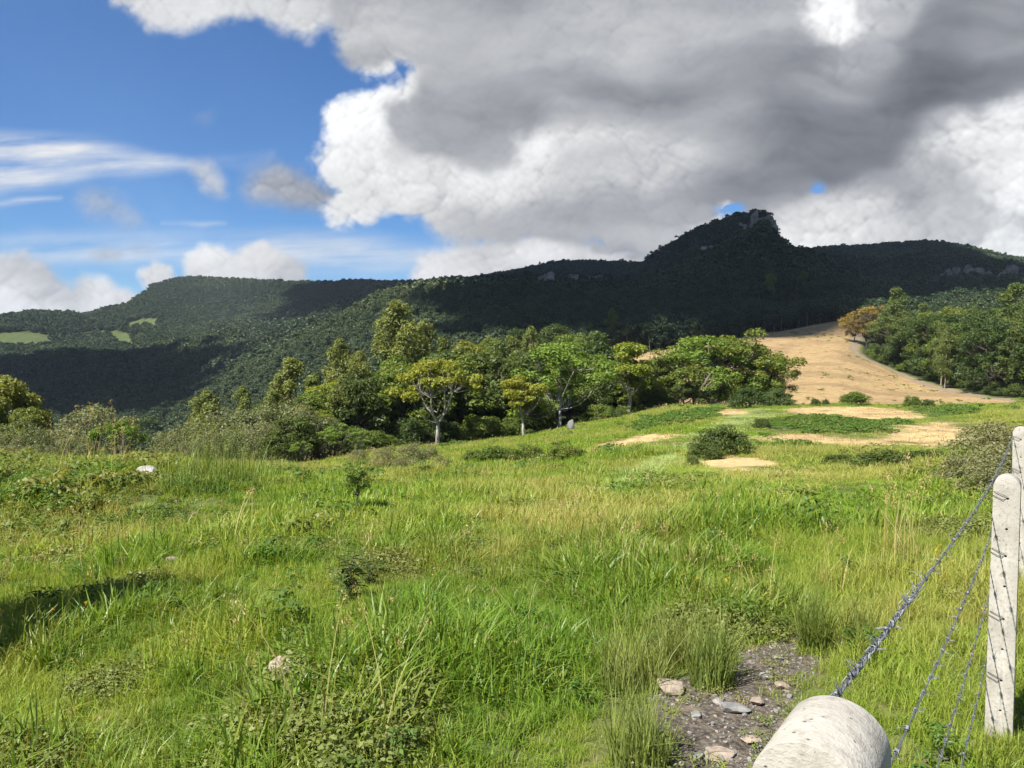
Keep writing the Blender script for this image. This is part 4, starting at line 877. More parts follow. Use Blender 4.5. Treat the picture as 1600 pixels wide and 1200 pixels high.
for i, (px, py, top, w) in enumerate([(1530, 745, 645, .75), (1560, 735, 628, .75), (1500, 755, 700, .9), (1575, 760, 665, .9), (1545, 775, 705, 1.0), (1595, 745, 650, .8)]):
    at('dryshrub', px, py, top, 'weedy shrub with brown seed heads by the concrete posts', w * 1.35, group='shrubs with brown seed heads by the posts', tint=random.uniform(.2, .8))
    h = hit(px, py, 4, 110); H = CAMZ + float(e_of(top)) * h[1] - h[2]
for i, (px, py, top, w) in enumerate([(600, 730, 690, 1.1), (640, 728, 684, 1.2), (670, 722, 690, 1.0), (560, 722, 694, 1.0), (690, 735, 706, 1.0), (625, 735, 708, 1.1)]):
    at('dryshrub', px, py, top, 'fading shrub with pinkish seed heads at the downhill field edge', w, group='fading shrubs at the field edge', tint=random.uniform(.3, .9))
for i, (px, py, top) in enumerate([(770, 722, 690), (800, 722, 694), (880, 722, 688), (830, 718, 690), (740, 722, 697), (905, 716, 695)]):
    at('bushmid', px, py, top, 'green weedy bush in the row below the tree belt', random.uniform(1.2, 1.6), group='weedy bushes below the tree belt', tint=random.uniform(0, .4))
# --- right: wood above the road
RLAND = [(1365, 'by the golden tree'), (1425, 'past the golden tree'), (1476, 'around the tall trunks'), (1530, 'beyond the tall trunks'), (1590, 'at the road end')]
def rside(px, d): return min(RLAND, key=lambda a: abs(a[0] - px))[1] + (', road edge' if d < 160 else ', inside the wood')
GRW = 'trees of the wood above the farm road'; LRW = {'broad': 'dark spreading tree in the wood above the farm road', 'broadmid': 'green spreading tree in the wood above the farm road', 'euc': 'tall thin-trunked eucalyptus in the wood above the farm road', 'round': 'small round tree in the wood above the farm road', 'brushy': 'bright green tree in the wood above the farm road'}
T('gold', 1354, 222, 474, 'golden-leaved tree at the bend of the farm road', 1.25, v=0, tint=.4); T('gold', 1334, 228, 492, 'smaller golden-leaved tree overhanging the straw slope', 1.1, v=1, tint=.5)
T('broad', 1372, 222, 505, 'dark tree hiding the bend of the farm road', .7, v=1, tint=0)
for px, d, top, w in ((1476, 148, 520, .9), (1482, 150, 512, .9), (1470, 156, 505, .9), (1590, 140, 500, 1.0), (1585, 132, 535, .9)): T('euc', px, d, top, LRW['euc'], w, GRW, tint=.2)
RW = [tuple(p) for p in ROAD]
k = 0
cp = rng.uniform(1335, 1690, 3000); cd = 118 + 95 * rng.random(3000) ** 1.4; ctx = (cp - 800) / F; cz = zones(ctx * cd, cd)['forest']; cr_ = road_dist(ctx * cd, cd); ch = height(ctx, cd)
for i in range(3000):
    px, d = float(cp[i]), float(cd[i]); g = np.array([ctx[i] * d, d, ch[i]])
    if cz[i] < .95 or cr_[i] < 5 or (px < 1398 and d < 232): continue
    if any((g[0] - a) ** 2 + (g[1] - b) ** 2 < 5.0 ** 2 for a, b in RW): continue
    RW.append((g[0], g[1])); kd = random.choices(('broad', 'broadmid', 'round', 'euc', 'brushy'), (7, 3, 2, 1, 1))[0]
    plant(kd, g, {'broad': 13, 'broadmid': 13, 'round': 10, 'euc': 17, 'brushy': 11}[kd] * random.uniform(.75, 1.2), LRW[kd].replace('in the wood above the farm road', 'in the roadside wood ' + rside(px, d)), GRW, random.uniform(.95, 1.25), tint=.6 * random.random() ** 2); k += 1
    if k >= 90: break
for i in range(46):                                                         # scrub along the edge of the wood
    t = (i + random.random()) / 46 * (len(ROAD) - 2) + .8; j = int(t); f = t - j; p = np.array(ROAD[j]) * (1 - f) + np.array(ROAD[min(j + 1, len(ROAD) - 1)]) * f; tn = np.array(ROAD[min(j + 1, len(ROAD) - 1)]) - np.array(ROAD[j]); nn = np.array([-tn[1], tn[0]]) / np.linalg.norm(tn)
    if nn[0] + nn[1] < 0: nn = -nn
    p = p + nn * random.uniform(3.6, 6.5); plant(random.choice(('bush', 'bushmid', 'bush')), (p[0], p[1], float(ground(p[0], p[1])) - .1), random.uniform(1.6, 3.6), 'roadside scrub bush in front of the wood ' + rside(float(world_px(p[0], p[1])), 0).split(',')[0], 'scrub along the farm road', random.uniform(1.0, 1.5))
# --- tall dry stalks and big grass clumps on the bank
def big_grass(px, py, H, label, seed, mat, n=140, R=.25, w=.012, head=True, group=None, tint=.4, name='tall_grass_clump', cat='grass clump', dmin=2.5):
    h = hit(px, py, dmin, 60); r = np.random.default_rng(seed); a = clump(r, n, R, (H * .5, H * 1.05), w, .38, 4); parts = [(a[0], a[1])]; var = [a[2]]
    if head:
        b = stems(r, max(6, n // 12), R, (H * .8, H * 1.25), w * .35, .12 * H, 18, .016 * H); parts.append((b[0], b[1])); var.append(b[2] * .9)
    v, q = join(parts); o = obj(name, mesh_np(name, v, q, None, {'var': np.concatenate(var)}, True, mat), None, h - np.array([0, 0, .03])); o['tint'] = tint
    return tag(o, label, cat, group)
for i, (px, py, H) in enumerate([(330, 765, 1.0), (372, 755, 1.15), (300, 772, .7), (405, 750, .85), (345, 748, 1.1), (440, 742, .7), (270, 765, .6), (318, 750, .9), (388, 770, .7)]): big_grass(px, py, H, 'tall seeding grass clump on the bank above the pale boulder', 60 + i, GR_T, 70, .45, .011, group='tall grass on the bank', tint=.12)
for i, (px, py, H) in enumerate([(145, 735, 1.1), (185, 733, 1.2), (165, 738, 1.0), (92, 745, 1.0)]): big_grass(px, py, H, 'thin cluster of dry stalks in front of the umbrella tree', 70 + i, GR_S, 7, .22, .009, group='dry stalks on the bank', tint=.5, name='dry_stalks', cat='dry stalks')
for px, py, H, R, n, lab, t in ((1112, 1072, .50, .10, 420, 'dense fine-bladed tussock at the upper edge of the bare patch', .15), (1272, 1018, .52, .08, 420, 'fan-shaped tussock rooted by itself in the bare soil', .15), (1000, 1195, .42, .12, 360, 'fine-bladed tussock against the lower side of the bare patch', .2),
                              (985, 1075, .50, .16, 380, 'arching loose tussock with drooping pale blades', .3), (1345, 1005, .42, .10, 260, 'smaller tussock next to the fan-shaped tussock', .25), (1060, 1040, .48, .10, 260, 'tussock behind the dense fine-bladed one', .3)):
    big_grass(px, py, H, lab, int(px), GR_T, int(n * .62), R, .0062, False, tint=t, name='grass_tussock', cat='tussock', dmin=1.5)
for i, (px, py, H) in enumerate([(1400, 900, .8), (1430, 880, .9), (1385, 870, .75), (930, 900, .6), (980, 930, .55), (1050, 900, .6), (1300, 930, .5), (1180, 960, .5)]):
    big_grass(px, py, H, 'sparse tall seeding grass stalks in the drier middle of the field', 90 + i, GR_S, 14, .12, .006, group='seeding stalks in the field', tint=.3, name='seed_stalks', cat='grass stalks')
# tree standing just outside the view whose shade falls on the grass at the picture edge
h = hit(40, 965, 1, 12); q = h + np.array([SUN_DIR.x, SUN_DIR.y, 0]) / SUN_DIR.z * 1.85 + np.array([.32, -.55, 0])
plant('bushmid', (q[0], q[1], float(ground(q[0], q[1]))), 3.5, 'tall leafy bush throwing its shade over the short grass', None, .55, tint=.2, v=0)
# ------------------------------------------------------------------ woods on the valley sides and mountains
def forest_points(d0, d1, sp0, sp1, txm=.76):
    X, Y = [], []; d = d0
    while d < d1:
        sp = sp0 + (sp1 - sp0) * (math.log(d / d0) / math.log(d1 / d0)); n = int(2 * txm * d / sp)
        tx = -txm + 2 * txm * (np.arange(n) + rng.random(n)) / n; dd = d + rng.uniform(-.5, .5, n) * sp * .9; X.append(tx * dd); Y.append(dd); d += sp * .92
    return np.concatenate(X), np.concatenate(Y)
# what a hill hides from the field is left out (with room for a step aside)
_tg = np.linspace(-.80, .80, 400); _dg = np.exp(np.linspace(math.log(20), math.log(2200), 500))
_Eg = (height(_tg[:, None], _dg[None]) - CAMZ) / _dg[None]; _Mg = np.maximum.accumulate(_Eg, 1)
def seen(X, Y, Z, H):
    i = np.clip(((X / Y + .80) / 1.6 * 399).astype(int), 0, 399); j = np.clip((np.log(Y / 20) / math.log(110) * 499).astype(int) - 2, 0, 499)
    return (Z + H - CAMZ) / Y > _Mg[i, j] - .006
X, Y = forest_points(104, 1600, 4.6, 7.6)
Z = ground(X, Y); z = zones(X, Y); px = world_px(X, Y); rd = road_dist(X, Y)
e_ = (Z - CAMZ) / Y; py_ = 559 - F * e_                                    # only used to describe where stands of trees begin
stand = sstep(-poly_sdf(hits([(560, 505), (580, 480), (640, 470), (700, 466), (745, 468), (740, 500), (700, 512), (600, 520)], 300, 900), X, Y), -6, 6)
pine = sstep(-poly_sdf([tuple(G(p, d)[:2]) for p, d in ((1120, 420), (1180, 380), (1290, 400), (1330, 520), (1280, 620), (1180, 640), (1100, 560))], X, Y), -8, 8)
CRAGS = [(1188, 357, 26, 26, 'grey rock face just under the summit of the peak', 1, 8), (1166, 350, 15, 10, 'small rock outcrop beside the summit face', 2, 4), (838, 449, 36, 15, 'pale cliff band below the long dark ridge', 3, 7), (938, 442, 28, 15, 'pinkish cliff band between the long ridge and the peak', 4, 6), (906, 444, 15, 9, 'short pale ledge beside the pinkish cliff band', 5, 4),
         (1492, 432, 24, 17, 'brown cliff band under the rim above the roadside wood', 6, 5), (1545, 433, 36, 15, 'long brown cliff band along the rim above the roadside wood', 7, 7), (1430, 439, 17, 9, 'small brown ledge below the dark rim', 8, 4), (1108, 388, 14, 9, 'small ledge on the shaded flank of the peak', 9, 4)]
CRAGS = [(hit(c[0], c[1] + 5, 600, 1600), *c) for c in CRAGS]; CRAGS = [c for c in CRAGS if c[0] is not None]
keep = (z['forest'] > .5) & (rd > 4.0) & ~((px > 1315) & (Y < 195)) & ~((px > 1290) & (px < 1402) & (Y < 246)) & ~((px < 900) & (Y < 215))
keep &= rng.random(len(X)) > .04
for c, *q_ in CRAGS: keep &= ~((np.abs(X - c[0]) < q_[2] * .55 + 3) & (Y > c[1] - 34) & (Y < c[1] + 6))
keep &= ~((px > 1172) & (px < 1206) & (py_ > 346) & (py_ < 374) & (Y > 780) & (Y < 930))
hgt = 8.5 + 3.5 * fbm(X / 50, Y / 50, 3, .5, 2) + rng.normal(0, 1.3, len(X)) + stand * 4 + pine * 7; hgt = np.clip(hgt * (.62 + .38 * sstep(Y, 104, 170)), 3.5, 22)
keep &= seen(X, Y, Z, hgt)
X, Y, Z, px, hgt, stand, pine = (a[keep] for a in (X, Y, Z, px, hgt, stand, pine))
tint = np.clip(.22 + (fbm(X / 90 + 5, Y / 90, 4, .5, 3) - .5) * 1.3 + rng.normal(0, .16, len(X)) + stand * .35, 0, 1)
kind = rng.integers(0, 4, len(X)); kind = np.where((rng.random(len(X)) < .12) | (rng.random(len(X)) < stand) | (rng.random(len(X)) < pine), rng.integers(4, 6, len(X)), kind)
# the largest of them in view are trees of their own
app = hgt / Y; order = np.argsort(-app); NB = max(0, 300 - TREES); single = np.zeros(len(X), bool); single[order[:NB]] = True
LFT = {0: 'dark rounded tree massed behind the belt at the foot of the mountain', 4: 'slim eucalyptus massed behind the belt at the foot of the mountain'}
for i in order[:NB]:
    k = 'column' if kind[i] >= 4 else random.choice(('broad', 'dark', 'round'))
    plant(k, (X[i], Y[i], Z[i] - .2), float(hgt[i]) * 1.05, LFT[4 if kind[i] >= 4 else 0].replace('at the foot of the mountain', 'behind ' + (beside(float(px[i])) if px[i] < 1050 else 'the corner thicket' if px[i] < 1240 else 'the roadside wood')).replace('behind the belt ', ''), 'trees massed behind the belt', random.uniform(.9, 1.15))
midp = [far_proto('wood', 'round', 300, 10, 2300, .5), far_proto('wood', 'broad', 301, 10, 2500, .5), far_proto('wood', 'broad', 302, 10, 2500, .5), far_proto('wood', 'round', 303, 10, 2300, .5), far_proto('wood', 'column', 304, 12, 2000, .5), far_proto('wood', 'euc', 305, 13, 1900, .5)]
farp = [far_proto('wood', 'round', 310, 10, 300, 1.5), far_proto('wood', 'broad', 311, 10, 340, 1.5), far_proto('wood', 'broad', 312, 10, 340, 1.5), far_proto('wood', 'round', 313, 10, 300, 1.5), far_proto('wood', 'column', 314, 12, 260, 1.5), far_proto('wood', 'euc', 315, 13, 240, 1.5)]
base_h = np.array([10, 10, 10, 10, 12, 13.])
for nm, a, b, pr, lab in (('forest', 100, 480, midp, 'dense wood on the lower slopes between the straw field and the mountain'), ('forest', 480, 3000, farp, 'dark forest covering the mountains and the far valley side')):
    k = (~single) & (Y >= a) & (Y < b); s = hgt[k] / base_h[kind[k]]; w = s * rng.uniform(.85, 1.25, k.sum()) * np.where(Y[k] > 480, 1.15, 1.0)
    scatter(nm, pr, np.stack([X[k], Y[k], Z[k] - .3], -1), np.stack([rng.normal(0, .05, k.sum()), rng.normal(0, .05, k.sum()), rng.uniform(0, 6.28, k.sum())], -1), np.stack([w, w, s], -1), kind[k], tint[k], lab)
print('forest', len(X), 'singles', NB, 'trees', TREES)

# ------------------------------------------------------------------ bare rock faces under the rims
def rock_mat(name, a, b, dark, sc=.25):
    m, nt, out = new_mat(name); tc = N(nt, 'ShaderNodeTexCoord'); n1 = noise(nt, tc.outputs['Object'], sc * 4, 7, .62); n2 = noise(nt, tc.outputs['Object'], sc * 22, 5, .6)
    v = N(nt, 'ShaderNodeTexVoronoi', feature='DISTANCE_TO_EDGE'); v.inputs['Scale'].default_value = sc * 3; nt.links.new(tc.outputs['Object'], v.inputs[0])
    c = mixc(nt, E(nt, n1.outputs[0]).smooth(.35, .65), a, b); c = mixc(nt, E(nt, n2.outputs[0]).smooth(.56, .72) * .7, c, dark)
    p = N(nt, 'ShaderNodeBsdfPrincipled'); nt.links.new(c, p.inputs['Base Color']); p.inputs['Roughness'].default_value = .92; p.inputs['Specular IOR Level'].default_value = .2
    h = E(nt, n1.outputs[0]) * .6 + E(nt, n2.outputs[0]) * .4
    bp = N(nt, 'ShaderNodeBump'); bp.inputs['Strength'].default_value = .6; bp.inputs['Distance'].default_value = .12 / max(sc, .05) * .25; nt.links.new(h.s, bp.inputs['Height']); nt.links.new(bp.outputs[0], p.inputs['Normal'])
    nt.links.new(p.outputs[0], out.inputs[0]); return m
ROCK_C = rock_mat('cliff_rock', (.13, .112, .092), (.27, .24, .205), (.05, .042, .035), .06)
ROCK_P = rock_mat('pale_stone', (.22, .21, .185), (.34, .325, .29), (.11, .10, .09), 3.0); ROCK_G = rock_mat('grey_stone', (.13, .13, .13), (.23, .22, .205), (.10, .09, .08), 6.0); ROCK_B = rock_mat('tan_stone', (.21, .165, .13), (.32, .265, .21), (.12, .095, .075), 8.0)
def rock(r, sx, sy, sz, sub=3, rough=.22, block=.0):
    bm = bmesh.new(); bmesh.ops.create_icosphere(bm, subdivisions=sub, radius=1); V = np.array([v.co[:] for v in bm.verts]); o = r.uniform(0, 50, 3)
    if block: V = np.sign(V) * np.abs(V) ** (1 - block)
    n = fbm(V[:, 0] * 1.3 + o[0] + V[:, 2], V[:, 1] * 1.3 + o[1] - V[:, 2] * .7, 4, .5, 2) - .5; n2 = fbm(V[:, 0] * 4 + o[2] + V[:, 2] * 3, V[:, 1] * 4 + V[:, 2], 3, .5, 5) - .5
    V = V * (1 + n * rough * 2 + n2 * rough * .5)[:, None]
    for k in range(13):                                                     # flat broken facets
        d = unit(r.normal(0, 1, 3)); c = r.uniform(.48, .82); t = V @ d; V = V - np.outer(np.clip(t - c, 0, None), d) * .95
    V = V * np.array([sx, sy, sz])
    for v, c in zip(bm.verts, V): v.co = c
    me = bpy.data.meshes.new('rock'); bm.to_mesh(me); bm.free(); return me
def crag(px, py, d, w, h, label, seed, cols):
    """a face of standing rock columns set into the slope"""
    r = np.random.default_rng(seed); c = G(px, d) if np.isscalar(d) else d; c = np.array(c); c[2] = CAMZ + float(e_of(py)) * c[1]; e = bpy.data.objects.new('rock_face', None); COL.objects.link(e); e.location = c; tag(e, label, 'cliff')
    for k in range(cols):
        me = rock(r, w / cols * r.uniform(.6, 1.3), w / cols * .9, h * r.uniform(.16, .52), 3, .26, .6); me.materials.append(ROCK_C)
        obj('rock_column', me, e, ((k + .5) / cols * w - w / 2, r.uniform(-1, 1) * w * .04, r.normal(0, h * .20)), (0, 0, r.uniform(-.3, .3)))
for c, px_, py__, w_, h_, lab_, sd_, n_ in CRAGS: crag(px_, py__, c, w_, h_, lab_, sd_, n_)

# ------------------------------------------------------------------ stones lying in the field
def stone(px, py, wpx, hpx, label, seed, mat, name='stone', sink=.25, block=.15, dmin=1.2, cat='stone', group=None, dmax=100, depth=.8):
    h = hit(px, py, dmin, dmax); m = h[1] / F; r = np.random.default_rng(seed); me = rock(r, wpx * m * .5, wpx * m * .5 * depth, hpx * m * .62, 3, .2, block); me.materials.append(mat); me.polygons.foreach_set('use_smooth', [False] * len(me.polygons))
    return tag(obj(name, me, None, (h[0], h[1], h[2] + hpx * m * (.5 - sink)), (0, 0, r.uniform(-.4, .4))), label, cat, group)
stone(228, 754, 40, 20, 'pale boulder lying on top of the grassy bank', 11, ROCK_P, 'boulder', -.25, cat='boulder', dmin=11.5); stone(86, 776, 34, 9, 'flat pale slab on the bank beside the boulder', 12, ROCK_P, 'flat_stone', -.6, .3, dmin=11, cat='stone')
stone(443, 1062, 48, 32, 'tan angular stone half buried in the short grass', 13, ROCK_B, sink=-.12); stone(270, 884, 26, 12, 'small grey-pink stone in the grass below the bank', 14, ROCK_B, sink=-.4); stone(1046, 878, 18, 14, 'small pale stone in the dry middle of the field', 15, ROCK_P, sink=-.5)
stone(893, 674, 13, 17, 'white standing stones at the foot of the tree belt', 16, ROCK_G, 'boulder', -.1, .3, 40, 'boulder'); stone(1447, 737, 14, 12, 'white stone under the dark weeds by the square plot', 17, ROCK_P, sink=-.3, dmin=8)
stone(1045, 1082, 60, 26, 'crumbling brown clod at the root of the tussock', 18, ROCK_B, 'soil_clod', .1, 0, cat='clod')
names = [(1152, 1112, 50, 22, 'blue-grey flat stone in the gravel below the clod', ROCK_G), (1120, 1098, 22, 10, 'white chip next to the clod on the bare soil', ROCK_P), (1185, 1100, 34, 14, 'flat tan stone in the middle of the gravel', ROCK_B), (1125, 1180, 60, 14, 'long pale slab at the lower edge of the gravel', ROCK_B), (1195, 1060, 28, 12, 'pale flat stone near the lone tussock', ROCK_P),
         (1172, 1160, 40, 20, 'buff stone in the gravel towards the rounded post', ROCK_B), (1215, 1030, 20, 9, 'small pale stone beside the fan-shaped tussock', ROCK_P), (1088, 1120, 26, 12, 'grey stone at the grassy side of the gravel', ROCK_G), (1225, 1075, 30, 14, 'broken pinkish stone by the rounded post', ROCK_B), (1090, 1185, 30, 16, 'blue-grey corner stone at the grass edge', ROCK_G)]
for i, (px, py, w, h_, lab, mt) in enumerate(names): stone(px, py, w, h_ * .7, lab, 30 + i, mt, sink=.12, block=.25)
gv = [rock(np.random.default_rng(80 + i), 1, .8, .5, 2, .25, .2) for i in range(4)]
for i, m in enumerate(gv): m.materials.append((ROCK_P, ROCK_G, ROCK_B, ROCK_G)[i])
hb = np.array(SOIL); lo, hi = hb.min(0), hb.max(0); n = 9000; X = rng.uniform(lo[0] - .4, hi[0] + .4, n); Y = rng.uniform(lo[1] - .2, hi[1] + .4, n); k = zones(X, Y)['soil'] > rng.uniform(.2, .9, n); X, Y = X[k], Y[k]; n = len(X)
s = np.clip(rng.lognormal(-5.3, .55, n), .0022, .022); scatter('gravel', gv, np.stack([X, Y, ground(X, Y) + s * .2], -1), np.stack([rng.normal(0, .2, n), rng.normal(0, .2, n), rng.uniform(0, 6.28, n)], -1), np.repeat(s[:, None], 3, 1), rng.integers(0, 4, n), np.zeros(n), 'grey and tan gravel on the bare soil patch by the fence')
X, Y = X[: n // 9], Y[: n // 9]; n = len(X); k = rng.random(n) < np.clip(.25 + (fbm(X / .3, Y / .3, 3, .5, 1) - .5) * 3, 0, 1); X, Y = X[k], Y[k]; n = len(X)
scatter('creeping_weeds', [near_protos[7], near_protos[3]], np.stack([X, Y, ground(X, Y) - .01], -1), np.stack([0 * X, 0 * X, rng.uniform(0, 6.28, n)], -1), np.repeat(rng.uniform(.25, .6, n)[:, None], 3, 1), (rng.random(n) < .3).astype(int), rng.random(n) * .8, 'tiny creeping weeds rooted in the gravel')

# ------------------------------------------------------------------ concrete posts and barbed wire
def concrete():
    m, nt, out = new_mat('cast_concrete'); tc = N(nt, 'ShaderNodeTexCoord'); O = tc.outputs['Object']
    a, b, c = noise(nt, O, 6, 6, .6), noise(nt, O, 70, 5, .65), noise(nt, O, 260, 3, .6); v = N(nt, 'ShaderNodeTexVoronoi'); v.inputs['Scale'].default_value = 95; nt.links.new(O, v.inputs[0])
    pit = E(nt, v.outputs['Distance']).smooth(.20, .08) * E(nt, b.outputs[0]).smooth(.52, .62)
    col = mixc(nt, E(nt, a.outputs[0]).smooth(.35, .68), (.32, .30, .262), (.44, .415, .37)); col = mixc(nt, E(nt, b.outputs[0]).smooth(.48, .70) * .55, col, (.185, .165, .135)); col = mixc(nt, E(nt, c.outputs[0]).smooth(.55, .8) * .35, col, (.42, .405, .375)); col = mixc(nt, pit * .8, col, (.14, .12, .10))
    p = N(nt, 'ShaderNodeBsdfPrincipled'); nt.links.new(col, p.inputs['Base Color']); p.inputs['Roughness'].default_value = .9; p.inputs['Specular IOR Level'].default_value = .25
    h = E(nt, b.outputs[0]) * .45 + E(nt, c.outputs[0]) * .35 - pit * .9
    bp = N(nt, 'ShaderNodeBump'); bp.inputs['Strength'].default_value = .7; bp.inputs['Distance'].default_value = .005; nt.links.new(h.s, bp.inputs['Height']); nt.links.new(bp.outputs[0], p.inputs['Normal']); nt.links.new(p.outputs[0], out.inputs[0]); return m
CONC = concrete()
def metal(name, c, rough):
    m, nt, out = new_mat(name); p = N(nt, 'ShaderNodeBsdfPrincipled'); tc = N(nt, 'ShaderNodeTexCoord'); n = noise(nt, tc.outputs['Object'], 60, 4, .6)
    nt.links.new(mixc(nt, E(nt, n.outputs[0]).smooth(.4, .65), c, tuple(x * .6 for x in c)), p.inputs['Base Color']); p.inputs['Metallic'].default_value = .75; p.inputs['Roughness'].default_value = rough; nt.links.new(p.outputs[0], out.inputs[0]); return m
ZINC = metal('galvanised_wire', (.26, .275, .29), .55); RUST = metal('dark_tie_wire', (.10, .09, .085), .6)
PW, PD = .094, .112; FD = np.array([.566, .824, 0.]); FR = np.array([.824, -.566, 0.])     # fence direction and its right-hand side
POSTS = [(np.array([.283, .690]), 1.278), (np.array([2.028, 3.24]), 1.118), (np.array([3.70, 5.70]), 1.100)]    # foot, height of the top above the camera's foot
WZ = [.070, .305, .565, .82]                       # wires below the top
def post_mesh(H, seed):
    r = np.random.default_rng(seed); hw = PW / 2; prof = [(-hw * 1.06, 0), (hw * 1.06, 0)] + [(hw * math.cos(a), H - hw * .92 + hw * .92 * math.sin(a)) for a in np.linspace(0, math.pi, 33)]
    bm = bmesh.new(); f = [bm.verts.new((x, -PD / 2, z)) for x, z in prof]; b = [bm.verts.new((x, PD / 2, z)) for x, z in prof]; n = len(prof)
    bm.faces.new(f); bm.faces.new(b[::-1])
    for i in range(n): bm.faces.new((f[(i + 1) % n], f[i], b[i], b[(i + 1) % n]))
    bmesh.ops.recalc_face_normals(bm, faces=bm.faces)
    me = bpy.data.meshes.new('post'); bm.to_mesh(me); bm.free()
    cut = bmesh.new()
    for w in [x + .02 for x in WZ] + [x + .145 for x in WZ]:
        bmesh.ops.create_cone(cut, cap_ends=True, segments=10, radius1=.0052, radius2=.0052, depth=PD * 2, matrix=Matrix.Translation((.004, 0, H - w)) @ Matrix.Rotation(math.radians(90), 4, 'X'))
    cm = bpy.data.meshes.new('cut'); cut.to_mesh(cm); cut.free(); t = bpy.data.objects.new('post_t', me); c = bpy.data.objects.new('cut', cm); COL.objects.link(t); COL.objects.link(c)
    bo = t.modifiers.new('holes', 'BOOLEAN'); bo.object = c; bo.operation = 'DIFFERENCE'; bo.solver = 'EXACT'
    be = t.modifiers.new('soft', 'BEVEL'); be.width = .011; be.segments = 3; be.limit_method = 'ANGLE'; be.angle_limit = math.radians(50)
    bpy.context.view_layer.update(); res = bpy.data.meshes.new_from_object(t.evaluated_get(bpy.context.evaluated_depsgraph_get()))
    for o in (t, c): bpy.data.objects.remove(o)
    res.materials.clear(); res.materials.append(CONC); 
    for p in res.polygons: p.use_smooth = True
    res.set_sharp_from_angle(angle=math.radians(32))
    return res
rz = math.atan2(FR[1], FR[0]); W3 = []
plab = ['rounded top of the concrete fence post beside the gravel', 'concrete fence post with drilled holes and wire shadows, the whole post standing in grass', 'concrete fence post standing next along the wires behind the whole post']
for i, (xy, top) in enumerate(POSTS):
    gz = float(ground(xy[0], xy[1])) - .25; H = top - gz
    e = obj('fence_post', post_mesh(H, i), None, (xy[0], xy[1], gz), (0, (-.004, .012, -.008)[i], rz)); tag(e, plab[i], 'fence post')
    row = []
    for w in WZ:
        lx = -PW / 2 - .004; z_ = H - w                                        # wire runs past the field side of the post
        P = [(lx - .004, -PD / 2 + .01, z_ + .002), (lx + .012, -PD / 2 - .006, z_ + .006), (.0, -PD / 2 - .007, z_ - .010), (.004, -PD / 2 + .004, z_ - .02), (-.012, -PD / 2 - .006, z_ - .024), (lx + .006, -PD / 2 - .005, z_ - .010), (lx - .006, -PD / 2 + .008, z_ - .006)]
        v, q = tube(P, [.0012] * len(P), 5); obj('tie_wire', mesh_np('tie_wire', v, q, None, None, True, RUST), e)
        M = Matrix.Translation((xy[0], xy[1], gz)) @ Euler((0, 0, rz)).to_matrix().to_4x4(); row.append(np.array(M @ Vector((lx - .003, -PD / 2 + .012, z_))))
    W3.append(row)
def barb_mesh():
    parts = []
    for s in (0, 1):
        t = np.linspace(0, 1, 12); a = t * 4 * math.pi + s * 2; P = np.stack([(t - .5) * .010 + s * .004, np.cos(a) * .0042, np.sin(a) * .0042], -1)
        d0 = unit(np.array([(-1) ** s * .2, math.cos(a[0] + 1.2), math.sin(a[0] + 1.2)])); d1 = unit(np.array([(-1) ** s * -.2, math.cos(a[-1] + 1.2), math.sin(a[-1] + 1.2)]))
        P = np.vstack([P[0] + d0 * .016, P, P[-1] + d1 * .016]); R = np.full(len(P), .0011); R[0] = R[-1] = .0003; parts.append(tube(P, R, 4))
    v, q = join(parts); return mesh_np('barb', v, q, None, None, True, ZINC)
BARB = barb_mesh()
wl = ['top barbed wire strand with a thick wound splice near the rounded post', 'second barbed wire strand below the spliced one', 'third barbed wire strand, above the lowest', 'lowest barbed wire strand running through the grass']
